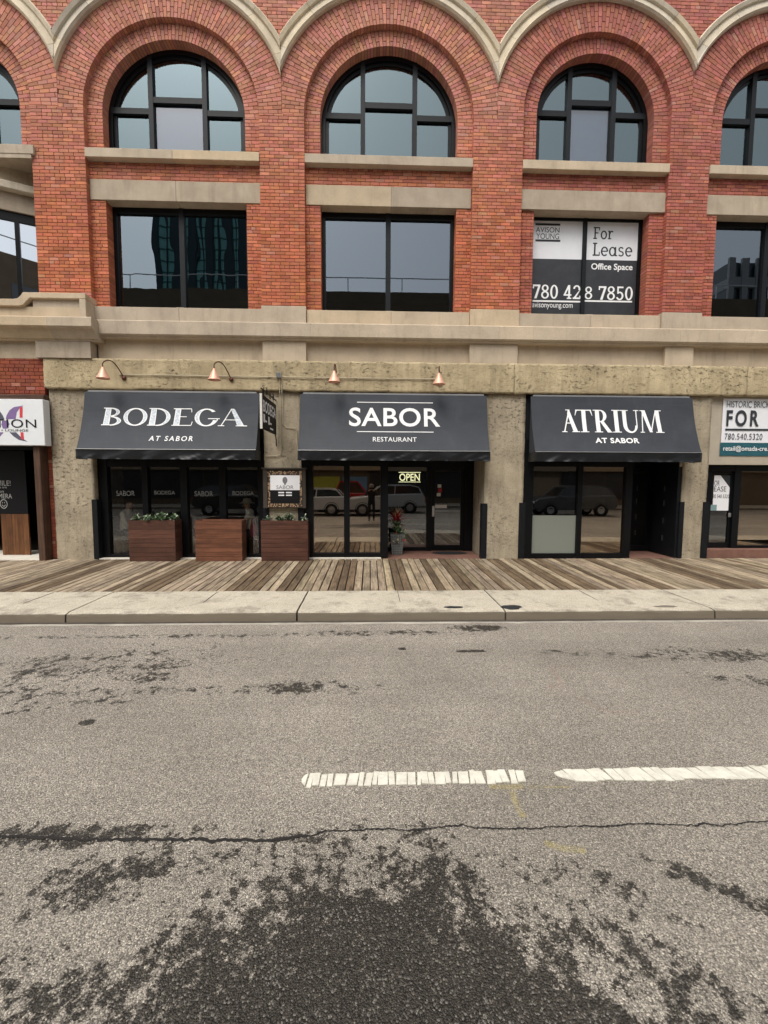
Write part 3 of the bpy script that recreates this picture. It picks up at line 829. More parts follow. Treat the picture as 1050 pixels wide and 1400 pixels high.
# splayed bay in the left corner, second floor: angled glazing with stone head
spl = empty('splayed_bay', parent=bld)
A, B_ = Vector((-9.6, -0.55)), Vector((-7.02, 0.62))
dv = (B_-A).normalized(); nv = Vector((dv.y, -dv.x))
def slab(p0, p1, off0, off1, z0, z1):
    a = p0+nv*off0; b = p1+nv*off0; c_ = p1+nv*off1; d_ = p0+nv*off1
    return MB().prism_z([tuple(a), tuple(b), tuple(c_), tuple(d_)], z0, z1)
slab(A, B_, 0.0, -0.25, 7.62, 8.0).build('stone_head', 'lintel_stone', spl)
slab(A, B_, 0.14, -0.25, 8.0, 8.17).build('stone_cornice', 'hood_stone', spl, bevel=0.02)
slab(A, B_, -0.02, -0.25, 8.17, 8.575).build('soffit_panel', 'lintel_stone', spl)
slab(A, B_, -0.05, -0.14, 7.43, 7.62).build('frame', 'black_frame', spl)
slab(A, B_, -0.08, -0.10, 5.56, 7.43).build('pane', 'glass_splay', spl)
q = A+dv*(((B_-A).length)*0.72)
slab(q-dv*0.04, q+dv*0.04, -0.04, -0.14, 5.56, 7.43).build('frame', 'black_frame', spl)
MB().box(-10.5, -7.0, 0.0, 1.2, 5.30, 5.555).build('stone_floor', 'limestone', spl)
MB().box(-10.5, -7.1, -0.05, 1.0, 8.50, 8.579).build('soffit_panel', 'lintel_stone', spl)

# ------------------------------------------------------------------ upper windows
plain('reflection_card', (0.20, 0.32, 0.50), 0.9, var=0.04)  # sky-blue tone standing in for a brighter reflection in two panes
def arch_window(i):
    cx, cz, R1, R0, hc, HR = BAYS[i]
    wdw = empty('arched_window', parent=bld)
    n = 40; z0 = 8.765
    fr = MB()
    def ringpath(rad): return [(cx+rad, z0)]+[(cx+rad*math.cos(PI*k_/n), cz+rad*math.sin(PI*k_/n)) for k_ in range(n+1)]+[(cx-rad, z0)]
    for rad_o, rad_i, y0, y1 in ((R0+0.03, R0-0.09, GLZ-0.03, GLZ+0.10), (R0-0.088, R0-0.165, GLZ+0.012, GLZ+0.10)):
        po, pi_ = ringpath(rad_o), ringpath(rad_i)
        for k_ in range(len(po)-1):
            fr.prism_y([po[k_], po[k_+1], pi_[k_+1], pi_[k_]], y0, y1)
    fr.box(cx-R0+0.06, cx+R0-0.06, GLZ-0.02, GLZ+0.09, z0, z0+0.09)
    fr.build('frame', 'black_frame', wdw)
    sx_ = 0.385*R0; mw = 0.05; ri = R0-0.12
    zs, zc_ = cz+0.235, cz+0.475
    for s in (-1, 1):
        xx = cx+s*sx_; top = cz+math.sqrt(max(0.01, (R0-0.02)**2-sx_**2))
        MB().box(xx-mw, xx+mw, GLZ-0.045, GLZ+0.075, z0+0.002, top).build('mullion', 'window_frame_grey', wdw)
        xe = cx+s*math.sqrt(max(0.01, (R0-0.04)**2-(zs-cz)**2))
        a, b = sorted((xx+s*mw, xe))
        MB().box(a, b, GLZ-0.035, GLZ+0.07, zs-0.065, zs+0.055).build('transom', 'window_frame_grey', wdw)
    MB().box(cx-sx_+mw, cx+sx_-mw, GLZ-0.035, GLZ+0.07, zc_-0.065, zc_+0.055).build('transom', 'window_frame_grey', wdw)
    def pane(x0, x1, z_0, z_1, arch, mat='glass_upper'):
        if not arch: pl = [(x0, z_0), (x1, z_0), (x1, z_1), (x0, z_1)]
        else:
            pl = [(x0, z_0), (x1, z_0)]
            for k_ in range(13):
                xx = x1+(x0-x1)*k_/12; h = ri*ri-(xx-cx)**2
                zz = cz+math.sqrt(h) if h > 0 else z_0
                pl.append((xx, max(zz, z_0+0.001*k_)))
        tilt = br.uniform(-0.002, 0.002)
        MB().add([(x, GLZ+0.03+(z-z_0)*tilt, z) for x, z in pl], [tuple(range(len(pl)))]).build('pane', mat, wdw)
    xl, xr = cx-R0+0.09, cx+R0-0.09
    pane(xl, cx-sx_-mw, z0+0.09, zs-0.06, False); pane(cx+sx_+mw, xr, z0+0.09, zs-0.06, False)
    pane(cx-sx_+mw, cx+sx_-mw, z0+0.09, zc_-0.06, False, 'glass_clear' if i in (1, 3) else 'glass_upper')
    pane(xl, cx-sx_-mw, zs+0.05, cz+1, True); pane(cx+sx_+mw, xr, zs+0.05, cz+1, True); pane(cx-sx_+mw, cx+sx_-mw, zc_+0.05, cz+1, True)
    if i in (1, 3):  # added card behind the centre pane, lightens it like a stronger reflection
        MB().box(cx-sx_+mw-0.03, cx+sx_-mw+0.03, GLZ+0.10, GLZ+0.11, z0+0.05, zc_).build('reflection_card', 'reflection_card', wdw)
for i in range(5): arch_window(i)
def square_window(i):
    cx, cz, R1, R0, hc, HR = BAYS[i]
    wdw = empty('window', parent=bld)
    xl, xr, z0, z1 = cx-R0+0.005, cx+R0-0.005, 5.548, 7.79
    fr = MB(); fw = 0.075; hd_ = 0.055 if i == 3 else 0.13
    fr.box(xl, xr, GLZ-0.02, GLZ+0.09, z1-hd_, z1); fr.box(xl, xr, GLZ-0.02, GLZ+0.09, z0, z0+0.05)
    fr.box(xl, xl+fw, GLZ-0.0195, GLZ+0.09, z0+0.05, z1-hd_); fr.box(xr-fw, xr, GLZ-0.0195, GLZ+0.09, z0+0.05, z1-hd_)
    fr.build('frame', 'black_frame', wdw)
    mx_ = cx-(0.03 if i == 3 else 0); mh_ = 0.042 if i == 3 else 0.055
    MB().box(mx_-mh_, mx_+mh_, GLZ-0.035, GLZ+0.085, z0+0.002, z1-0.002).build('mullion', 'window_frame_grey', wdw)
    for a, b in ((xl+fw, cx-0.055), (cx+0.055, xr-fw)):
        t = br.uniform(-0.0015, 0.0015)
        MB().add([(a, GLZ+0.03, z0+0.05), (b, GLZ+0.03, z0+0.05), (b, GLZ+0.03+t, z1-hd_), (a, GLZ+0.03+t, z1-hd_)], [(0, 1, 2, 3)]).build('pane', 'glass_wavy' if i == 1 else 'glass_blue', wdw)
for i in range(1, 5): square_window(i)

# ------------------------------------------------------------------ concrete ground floor
beam = empty('concrete_beam', parent=bld)
for a, b in zip([-7.06, 3.24, 8.6], [3.24, 8.6, 11.5]):
    bm_obj(rough_box(a+0.003, b-0.003, -0.075, 0.3, 3.76, 4.415, 0.045, 0.010, 0.022, 4.0), 'beam_segment', 'beam_concrete', beam)
CP = [(-7.02, -6.14), (-2.37, -1.545), (2.63, 3.53), (7.27, 7.86)]
for i, (a, b) in enumerate(CP):
    bm_obj(rough_box(a, b, 0.0, 1.15, -0.08, 3.77, 0.06, 0.007, 0.0, 5.0), 'concrete_pier', 'pier_concrete', bld)
bm_obj(rough_box(7.19, 7.30, 0.02, 0.9, 2.15, 3.76, 0.06, 0.007, 0.012, 5.0), 'concrete_pier', 'pier_concrete', bld)
# black steel corner guards
for (a, b, h) in ((-6.20, -6.10, 1.35), (-2.40, -2.28, 1.20), (-1.63, -1.50, 1.20), (2.585, 2.70, 1.28), (3.44, 3.575, 1.30), (7.235, 7.33, 1.33), (7.78, 7.92, 1.33)):
    s0 = MB()
    s0.box(a, b, -0.022, 0.0-0.004, -0.03, h)
    edge = b if (a+b)/2 > sum(min(CP, key=lambda c_: abs((c_[0]+c_[1])/2-(a+b)/2)))/2 else a
    s0.box(edge-0.012, edge+0.012, -0.021, 0.14, -0.03, h-0.002)
    s0.build('corner_guard', 'black_metal', bld)
# storefront 1: four panes behind the planters
def storefront(posts, y, z0, z1, sillh, headh, panes, name='storefront'):
    sf = empty(name, parent=bld)
    MB().box(posts[0][0], posts[-1][1], y-0.03, y+0.09, z0, z0+sillh).build('bottom_rail', 'black_frame', sf, bevel=0.004)
    MB().box(posts[0][0], posts[-1][1], y-0.03, y+0.09, z1-headh, z1).build('head_rail', 'black_frame', sf, bevel=0.004)
    for a, b in posts: MB().box(a, b, y-0.045, y+0.10, z0+0.001, z1-0.001).build('mullion', 'black_frame', sf, bevel=0.004)
    for a, b, mt in panes:
        MB().add([(a, y+0.03, z0+sillh), (b, y+0.03, z0+sillh), (b, y+0.03, z1-headh), (a, y+0.03, z1-headh)], [(0, 1, 2, 3)]).build('pane', mt, sf)
    return sf
plain('white_sill', (0.62, 0.58, 0.50), 0.8, var=0.2)
plain('red_floor', (0.17, 0.085, 0.062), 0.8, var=0.3, scale=4)
p1 = [(-6.14, -5.93), (-5.17, -5.04), (-4.31, -4.16), (-3.44, -3.29), (-2.56, -2.37)]
sf1 = storefront(p1, 0.18, 0.0, 2.75, 0.09, 0.67, [(p1[i][1], p1[i+1][0], 'glass_clear') for i in range(4)])
MB().box(-6.1, -2.4, -0.02, 0.14, -0.04, 0.015).build('threshold', 'white_sill', sf1)
p2 = [(-1.52, -1.29), (-0.59, -0.46), (0.24, 0.42)]
sf2 = storefront(p2, 0.06, 0.03, 2.75, 0.10, 0.63, [(-1.29, -0.59, 'glass_shop'), (-0.46, 0.24, 'glass_shop')])
MB().box(-1.5, 0.26, -0.035, 0.14, -0.04, 0.028).build('threshold', 'white_sill', sf2)
# recess beside it: return, glazed side light, door
rec = empty('entrance_recess', parent=bld)
MB().box(0.30, 2.62, -0.004, 1.35, -0.10, 0.005).build('entry_floor', 'red_floor', rec)
MB().box(0.30, 2.62, 0.16, 1.30, 2.30, 2.75).build('soffit', 'black_frame', rec)
MB().box(0.30, 0.40, 0.165, 1.10, 0.005, 2.30).build('return_frame', 'black_frame', rec)
MB().box(0.40, 2.62, 1.06, 1.18, 2.13, 2.31).build('head_rail', 'black_frame', rec)
MB().box(0.40, 1.44, 1.06, 1.18, 0.006, 0.09).build('bottom_rail', 'black_frame', rec)
MB().box(1.44, 1.56, 1.05, 1.18, 0.006, 2.13).build('mullion', 'black_frame', rec)
MB().box(2.40, 2.62, 1.05, 1.18, 0.006, 2.13).build('mullion', 'black_frame', rec)
MB().add([(0.40, 1.11, 0.09), (1.44, 1.11, 0.09), (1.44, 1.11, 2.13), (0.40, 1.11, 2.13)], [(0, 1, 2, 3)]).build('pane', 'glass_door', rec)
plain('steel', (0.55, 0.55, 0.56), 0.3, 1.0, var=0.05)
plain('white_card', (0.75, 0.74, 0.70), 0.7, var=0.05); plain('red_card', (0.45, 0.03, 0.03), 0.6, var=0.05)
def door(x0, x1, y, z0, z1, mat='glass_door', st=0.085, handle=None, bar=True, stickers=()):
    d = empty('door', parent=bld)
    fr = MB(); fr.box(x0, x0+st, y-0.02, y+0.03, z0, z1); fr.box(x1-st, x1, y-0.02, y+0.03, z0, z1)
    fr.box(x0+st, x1-st, y-0.0195, y+0.029, z1-st, z1); fr.box(x0+st, x1-st, y-0.0195, y+0.029, z0, z0+0.13)
    fr.build('door_frame', 'black_frame', d)
    MB().add([(x0+st, y+0.005, z0+0.13), (x1-st, y+0.005, z0+0.13), (x1-st, y+0.005, z1-st), (x0+st, y+0.005, z1-st)], [(0, 1, 2, 3)]).build('pane', mat, d)
    if handle:
        hx, hz0, hz1 = handle
        MB().box(hx-0.035, hx+0.035, y-0.045, y-0.0205, hz0, hz1).build('handle', 'steel', d, bevel=0.008)
    if bar: MB().box(x0+st, x1-st, y+0.05, y+0.08, z0+0.98, z0+1.03).build('push_bar', 'steel', d)
    for (sx0, sz0, w_, h_, mt) in stickers:
        MB().box(sx0, sx0+w_, y-0.004, y+0.003, sz0, sz0+h_).build('sticker', mt, d)
    return d
door(1.565, 2.395, 1.10, 0.02, 2.125, 'glass_door', handle=(1.61, 0.88, 1.16), stickers=((1.66, 1.10, 0.30, 0.085, 'white_card'), (1.72, 1.62, 0.09, 0.08, 'white_card'), (1.73, 1.50, 0.10, 0.10, 'red_card'), (1.70, 1.40, 0.10, 0.085, 'white_card')))
# storefront 3
p3 = [(3.53, 3.77), (4.82, 4.93), (5.95, 6.10)]
sf3 = storefront(p3, 0.06, 0.0, 2.75, 0.11, 0.62, [(3.77, 4.82, 'glass_door'), (4.93, 5.95, 'glass_shop')])
k = NT('frosted_film'); k.set((0.20, 0.215, 0.185), 0.3)
MB().box(3.772, 4.818, 0.080, 0.086, 0.112, 1.0).build('film', 'frosted_film', sf3)
rec3 = empty('entrance_recess', parent=bld)
MB().box(6.0, 7.27, -0.004, 1.2, -0.10, 0.005).build('entry_floor', 'red_floor', rec3)
MB().box(6.0, 7.27, 0.17, 1.15, 2.30, 2.75).build('soffit', 'black_frame', rec3)
MB().box(6.0, 6.09, 0.165, 1.0, 0.005, 2.30).build('return_frame', 'black_frame', rec3)
MB().box(7.17, 7.26, 0.02, 1.0, 0.005, 2.30).build('return_panel', 'black_metal', rec3)
MB().box(6.09, 7.17, 0.98, 1.1, 2.13, 2.31).build('head_rail', 'black_frame', rec3)
for zz in (0.35, 0.78, 1.2, 1.55): MB().box(7.155, 7.172, 0.45, 0.47, zz, zz+0.14).build('hinge', 'steel', rec3)
door(6.10, 7.16, 1.0, 0.02, 2.125, 'glass_door', bar=False)
# right-hand shop
plain('stucco', (0.40, 0.35, 0.275), 0.9, var=0.12, scale=3, bump=0.4, bscale=90)
sf4 = empty('storefront', parent=bld)
MB().box(7.86, 11.5, 0.06, 0.30, 2.20, 3.77).build('stucco_panel', 'stucco', sf4)
MB().box(7.86, 11.5, 0.02, 0.9, -0.06, 0.20).build('step', 'red_floor', sf4)
for a, b in ((7.93, 8.13), (8.70, 8.86), (10.1, 10.2)): MB().box(a, b, 0.22, 0.36, 0.202, 2.20).build('mullion', 'black_frame', sf4)
MB().box(7.93, 11.5, 0.225, 0.355, 2.05, 2.199).build('head_rail', 'black_frame', sf4)
MB().box(8.86, 11.5, 0.225, 0.355, 0.203, 0.26).build('bottom_rail', 'black_frame', sf4)
MB().add([(8.86, 0.29, 0.26), (10.1, 0.29, 0.26), (10.1, 0.29, 2.05), (8.86, 0.29, 2.05)], [(0, 1, 2, 3)]).build('pane', 'glass_shop', sf4)
door(8.13, 8.70, 0.29, 0.205, 2.045, 'glass_door', st=0.06, bar=False, handle=(8.66, 0.95, 1.05))
# rooms behind the glass
inn = empty('room_shell', parent=bld)
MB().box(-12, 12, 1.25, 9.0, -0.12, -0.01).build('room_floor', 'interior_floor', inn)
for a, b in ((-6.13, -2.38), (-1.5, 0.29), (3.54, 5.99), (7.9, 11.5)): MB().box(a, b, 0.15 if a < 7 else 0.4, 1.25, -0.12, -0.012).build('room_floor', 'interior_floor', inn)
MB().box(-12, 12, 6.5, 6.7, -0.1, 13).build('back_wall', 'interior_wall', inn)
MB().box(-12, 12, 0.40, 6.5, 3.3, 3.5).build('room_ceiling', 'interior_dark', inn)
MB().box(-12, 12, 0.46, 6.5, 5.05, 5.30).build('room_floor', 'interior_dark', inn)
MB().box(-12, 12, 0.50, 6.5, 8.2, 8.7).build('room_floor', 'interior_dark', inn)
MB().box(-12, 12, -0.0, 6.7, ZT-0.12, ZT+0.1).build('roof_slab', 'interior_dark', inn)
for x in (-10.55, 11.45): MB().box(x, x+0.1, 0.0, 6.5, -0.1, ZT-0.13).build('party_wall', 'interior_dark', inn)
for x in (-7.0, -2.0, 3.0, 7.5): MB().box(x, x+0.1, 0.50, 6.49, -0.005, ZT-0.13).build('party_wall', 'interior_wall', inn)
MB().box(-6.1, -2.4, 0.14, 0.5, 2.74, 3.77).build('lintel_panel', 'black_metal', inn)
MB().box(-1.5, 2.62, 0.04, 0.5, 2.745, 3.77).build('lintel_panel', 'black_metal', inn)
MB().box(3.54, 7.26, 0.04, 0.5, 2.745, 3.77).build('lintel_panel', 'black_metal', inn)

# ================================================================== LETTERING
def text_polys(txt, bold=0.0, spacing=1.0, shear=0.0):
    """default font -> flat mesh, normalised to its own bounding box; returns verts (0..w, 0..1) and faces"""
    cu = bpy.data.curves.new('txt', 'FONT'); cu.body = txt; cu.size = 1.0; cu.offset = bold; cu.space_character = spacing; cu.shear = shear
    cu.resolution_u = 5
    o = bpy.data.objects.new('txt', cu); COL.objects.link(o)
    dg = bpy.context.evaluated_depsgraph_get(); dg.update()
    me_ = bpy.data.meshes.new_from_object(o.evaluated_get(dg))
    vs = [(v.co.x, v.co.y) for v in me_.vertices]; fs = [tuple(p.vertices) for p in me_.polygons]
    bpy.data.objects.remove(o); bpy.data.curves.remove(cu); bpy.data.meshes.remove(me_)
    return vs, fs
def fit_box(vs, x0, x1, z0, z1):
    ax, bx = min(v[0] for v in vs), max(v[0] for v in vs); az, bz = min(v[1] for v in vs), max(v[1] for v in vs)
    return [(x0+(v[0]-ax)/(bx-ax)*(x1-x0), z0+(v[1]-az)/(bz-az)*(z1-z0)) for v in vs]
def tri_norm(vs, fs):       # all faces towards -y when laid in x,z
    out = []
    for f in fs:
        a = sum(vs[f[i]][0]*vs[f[(i+1) % len(f)]][1]-vs[f[(i+1) % len(f)]][0]*vs[f[i]][1] for i in range(len(f)))
        out.append(tuple(f) if a > 0 else tuple(reversed(f)))
    return out
class Glyphs:
    """letters drawn from strokes: polygons in x,z with a layer and a colour slot"""
    def __init__(s): s.p = []
    def poly(s, pts, mi=0, lay=0): s.p.append((list(pts), mi, lay))
    def rect(s, x0, x1, z0, z1, mi=0, lay=0): s.poly([(x0, z0), (x1, z0), (x1, z1), (x0, z1)], mi, lay)
    def diag(s, x0, z0, x1, z1, w, mi=0, lay=0): s.poly([(x0-w/2, z0), (x0+w/2, z0), (x1+w/2, z1), (x1-w/2, z1)], mi, lay)
    def ring(s, cx, cz, rx, rz, wx, wz, a0=0, a1=2*PI, n=22, mi=0, lay=0, shift=0):
        for i in range(n):
            t0, t1 = a0+(a1-a0)*i/n, a0+(a1-a0)*(i+1)/n
            s.poly([(cx+rx*math.cos(t0), cz+rz*math.sin(t0)), (cx+rx*math.cos(t1), cz+rz*math.sin(t1)),
                    (cx+shift+(rx-wx)*math.cos(t1), cz+(rz-wz)*math.sin(t1)), (cx+shift+(rx-wx)*math.cos(t0), cz+(rz-wz)*math.sin(t0))], mi, lay)
    def fat(s, pts, e, lay=0):   # outlined stroke: white edge, pale hatched core
        s.poly(pts, 0, lay)
        n = len(pts); cx = sum(p[0] for p in pts)/n; cz = sum(p[1] for p in pts)/n
        s.poly([(x+(cx-x)*min(.6, e/max(1e-6, abs(cx-x))) if abs(cx-x) > 1e-6 else x, z+(cz-z)*min(.6, e/max(1e-6, abs(cz-z))) if abs(cz-z) > 1e-6 else z) for x, z in pts], 1, lay+1)
def atrium():
    g = Glyphs(); x = 0; t, T, sf = 0.05, 0.17, 0.035
    def serif(a, b, z): g.rect(a, b, z, z+sf, 0, 2)
    # A
    g.diag(0.10, 0, 0.36, 1.0, t, 0, 0); g.poly([(0.30, 1.0), (0.36, 1.0), (0.66, 0.0), (0.48, 0.0), (0.27, 0.80)], 0, 1); g.rect(0.22, 0.46, 0.38, 0.42, 0, 3)
    serif(0.0, 0.21, 0); serif(0.42, 0.74, 0); g.rect(0.20, 0.36, 0.965, 1.0, 0, 4)
    # T
    o = 0.62; g.rect(o+0.0, o+0.66, 0.955, 1.0, 0, 0); g.rect(o+0.25, o+0.42, 0, 0.96, 0, 1); serif(o+0.16, o+0.51, 0)
    g.poly([(o, 0.955), (o+0.06, 0.955), (o-0.02, 0.74), (o-0.04, 0.74)], 0, 2); g.poly([(o+0.60, 0.955), (o+0.66, 0.955), (o+0.70, 0.74), (o+0.68, 0.74)], 0, 2)
    # R
    o = 1.38; g.rect(o+0.06, o+0.23, 0, 1, 0, 0); serif(o-0.02, o+0.32, 0); g.rect(o-0.03, o+0.3, 0.965, 1.0, 0, 3)
    g.ring(o+0.27, 0.73, 0.26, 0.27, 0.14, 0.045, -PI/2, PI/2, 12, 0, 1); g.rect(o+0.2, o+0.29, 0.955, 0.999, 0, 4); g.rect(o+0.2, o+0.29, 0.46, 0.505, 0, 4)
    g.poly([(o+0.25, 0.47), (o+0.40, 0.49), (o+0.68, 0.03), (o+0.76, 0.0), (o+0.52, 0.0)], 0, 5)
    # I
    o = 2.16; g.rect(o+0.06, o+0.23, 0, 1, 0, 0); serif(o-0.03, o+0.32, 0); serif(o-0.03, o+0.32, 0.965)
    # U
    o = 2.52; g.rect(o+0.06, o+0.22, 0.30, 1, 0, 0); serif(o-0.03, o+0.30, 0.965); g.rect(o+0.62, o+0.66, 0.3, 1, 0, 0); serif(o+0.53, o+0.75, 0.965)
    g.ring(o+0.36, 0.31, 0.30, 0.33, 0.13, 0.07, PI, 2*PI, 16, 0, 1, 0.03)
    # M
    o = 3.30; g.diag(o+0.06, 0, o+0.14, 1, 0.045, 0, 0); serif(o-0.03, o+0.15, 0); g.poly([(o+0.08, 1), (o+0.24, 1), (o+0.48, 0.02), (o+0.36, 0.02)], 0, 1)
    g.diag(o+0.42, 0.02, o+0.70, 1, 0.045, 0, 2); g.poly([(o+0.66, 1), (o+0.83, 1), (o+0.88, 0), (o+0.71, 0)], 0, 3); serif(o+0.62, o+0.97, 0); serif(o+0.02, o+0.16, 0.965); g.rect(o+0.74, o+0.92, 0.965, 1, 0, 5)
    return g
def bodega():
    g = Glyphs(); e = 0.032; W = 0.25; th = 0.062
    def stem(o, lean=0.06):
        g.fat([(o, 0.02), (o+W, 0.02), (o+W+lean*.5, 0.98), (o+lean, 0.98)], e)
    def serif(a, b, z): g.rect(a, b, z, z+0.045, 0, 4)
    # B
    stem(0.06); serif(0.0, 0.36, 0); serif(0.04, 0.36, 0.955)
    g.ring(0.34, 0.75, 0.34, 0.25, 0.14, th, -PI/2, PI/2, 14, 0, 0); g.ring(0.35, 0.25, 0.42, 0.27, 0.16, th, -PI/2, PI/2, 14, 0, 5)
    g.ring(0.34, 0.75, 0.31, 0.22, 0.08, .01, -1.0, 1.0, 8, 1, 7); g.ring(0.35, 0.25, 0.39, 0.24, 0.10, .01, -1.0, 1.0, 8, 1, 8)
    # O
    o = 0.86; g.ring(o+0.46, 0.49, 0.48, 0.51, 0.17, th, 0, 2*PI, 30, 0, 0)
    for s_ in (0, PI): g.ring(o+0.46, 0.49, 0.45, 0.48, 0.11, 0.02, s_-0.95, s_+0.95, 12, 1, 1)
    # D
    o = 1.88; stem(o); serif(o-0.06, o+0.34, 0); serif(o-0.02, o+0.34, 0.955)
    g.ring(o+0.30, 0.49, 0.55, 0.51, 0.17, th, -PI/2, PI/2, 18, 0, 0); g.ring(o+0.30, 0.49, 0.52, 0.48, 0.11, 0.02, -0.95, 0.95, 12, 1, 6)
    # E
    o = 2.86; stem(o); serif(o-0.06, o+0.72, 0); serif(o-0.02, o+0.70, 0.955); g.rect(o+0.2, o+0.52, 0.50, 0.54, 0, 5); g.diag(o+0.72, 0.02, o+0.76, 0.24, 0.03, 0, 6); g.diag(o+0.70, 0.97, o+0.71, 0.78, 0.03, 0, 6)
    # G
    o = 3.72; g.ring(o+0.46, 0.49, 0.48, 0.51, 0.19, th, 0.75, 2*PI-0.35, 26, 0, 0); g.ring(o+0.46, 0.49, 0.45, 0.48, 0.12, 0.02, PI-0.95, PI+0.95, 12, 1, 1)
    g.rect(o+0.52, o+1.0, 0.40, 0.445, 0, 2); g.diag(o+0.90, 0.30, o+0.90, 0.42, 0.04, 0, 3)
    # A
    o = 4.72; g.diag(o+0.06, 0.0, o+0.46, 1.0, 0.045, 0, 0); g.fat([(o+0.74, 0.02), (o+1.0, 0.02), (o+0.56, 1.0), (o+0.42, 1.0)], e, 1); g.rect(o+0.22, o+0.74, 0.34, 0.38, 0, 3)
    serif(o-0.06, o+0.2, 0); serif(o+0.66, o+1.12, 0)
    return g
def slab(txt):
    """slab-serif letters and figures for the leasing banner"""
    g = Glyphs(); W = 0.135; s_ = 0.10; o = 0.0
    for ch in txt:
        w_ = 0.62
        if ch == ' ': o += 0.34; continue
        if ch == 'F':
            g.rect(o+0.10, o+0.10+W, 0, 1); g.rect(o, o+0.36, 0, s_, 0, 1); g.rect(o, o+0.62, 1-s_, 1, 0, 2); g.rect(o+0.2, o+0.48, 0.46, 0.56, 0, 3); g.rect(o+0.54, o+0.62, 0.72, 0.95, 0, 4); w_ = 0.62
        elif ch == 'L':
            g.rect(o+0.10, o+0.10+W, 0, 1); g.rect(o, o+0.60, 0, s_, 0, 1); g.rect(o, o+0.36, 1-s_, 1, 0, 2); g.rect(o+0.52, o+0.60, 0.05, 0.30, 0, 3); w_ = 0.60
        elif ch == 'o': g.ring(o+0.31, 0.35, 0.31, 0.37, W, 0.11); w_ = 0.62
        elif ch == 'r':
            g.rect(o+0.08, o+0.08+W, 0, 0.70); g.rect(o, o+0.34, 0, s_*.9, 0, 1); g.rect(o, o+0.2, 0.62, 0.71, 0, 2); g.ring(o+0.36, 0.46, 0.22, 0.26, 0.11, 0.11, 0.7, PI, 9, 0, 3); w_ = 0.52
        elif ch == 'e':
            g.ring(o+0.31, 0.35, 0.31, 0.37, W, 0.10, 0.0, 2*PI-0.75, 20); g.rect(o+0.1, o+0.56, 0.32, 0.40, 0, 1); w_ = 0.60
        elif ch == 'a':
            g.ring(o+0.29, 0.35, 0.30, 0.37, W, 0.10); g.rect(o+0.47, o+0.47+W, 0.02, 0.70, 0, 1); g.rect(o+0.5, o+0.70, 0.0, 0.09, 0, 2); w_ = 0.68
        elif ch == 's':
            g.ring(o+0.25, 0.52, 0.23, 0.20, 0.11, 0.095, 0.4, 1.5*PI, 12); g.ring(o+0.25, 0.19, 0.24, 0.21, 0.11, 0.095, -PI*0.86, PI/2, 12, 0, 1); w_ = 0.50
        elif ch == '0': g.ring(o+0.29, 0.5, 0.29, 0.51, W+0.01, 0.11); w_ = 0.58
        elif ch == '8': g.ring(o+0.29, 0.76, 0.255, 0.25, W-0.01, 0.10); g.ring(o+0.29, 0.27, 0.29, 0.28, W, 0.105, 0, 2*PI, 22, 0, 1); w_ = 0.58
        elif ch == '7': g.rect(o, o+0.56, 0.87, 1.0); g.poly([(o+0.40, 0.9), (o+0.56, 0.9), (o+0.30, 0), (o+0.12, 0)], 0, 1); g.rect(o, o+0.09, 0.72, 0.95, 0, 2); w_ = 0.54
        elif ch == '4': g.rect(o+0.34, o+0.34+W, 0, 1); g.rect(o, o+0.58, 0.23, 0.34, 0, 1); g.poly([(o, 0.30), (o+0.13, 0.30), (o+0.47, 1.0), (o+0.32, 1.0)], 0, 2); g.rect(o+0.24, o+0.58, 0, 0.09, 0, 3); w_ = 0.60
        elif ch == '2': g.ring(o+0.28, 0.72, 0.27, 0.29, W, 0.11, -0.35, PI*0.97, 14); g.poly([(o+0.54, 0.64), (o+0.42, 0.58), (o+0.02, 0.05), (o+0.20, 0.05)], 0, 1); g.rect(o, o+0.56, 0, 0.12, 0, 2); g.rect(o+0.48, o+0.57, 0.05, 0.24, 0, 3); w_ = 0.56
        elif ch == '5': g.rect(o+0.07, o+0.52, 0.88, 1.0); g.rect(o+0.07, o+0.18, 0.46, 0.95, 0, 1); g.ring(o+0.26, 0.31, 0.28, 0.32, W, 0.11, -PI*0.88, PI*0.72, 18, 0, 2); w_ = 0.56
        o += w_+0.09
    return g
def glyph_mesh(g, x0, x1, z0, z1, place, name, mats, parent, lift=0.003, step=0.0005):
    al = [p for q in g.p for p in q[0]]
    ax, bx = min(p[0] for p in al), max(p[0] for p in al); az, bz = min(p[1] for p in al), max(p[1] for p in al)
    mb = MB()
    for pts, mi, lay in g.p:
        q = [(x0+(x-ax)/(bx-ax)*(x1-x0), z0+(z-az)/(bz-az)*(z1-z0)) for x, z in pts]
        a = sum(q[i][0]*q[(i+1) % len(q)][1]-q[(i+1) % len(q)][0]*q[i][1] for i in range(len(q)))
        if a < 0: q = q[::-1]
        # cut tall strokes so that they follow a curved surface
        zlo, zhi = min(p[1] for p in q), max(p[1] for p in q)
        nc = max(1, int((zhi-zlo)/0.07))
        for c_ in range(nc):
            part = q
            if nc > 1:
                part = clip(part, 0, -1, -(zlo+(zhi-zlo)*c_/nc)); part = clip(part, 0, 1, zlo+(zhi-zlo)*(c_+1)/nc) if len(part) > 2 else part
            if len(part) > 2: mb.add([place(x, z, lift+lay*step) for x, z in part], [tuple(range(len(part)))], mi)
    return mb.build(name, mats, parent)
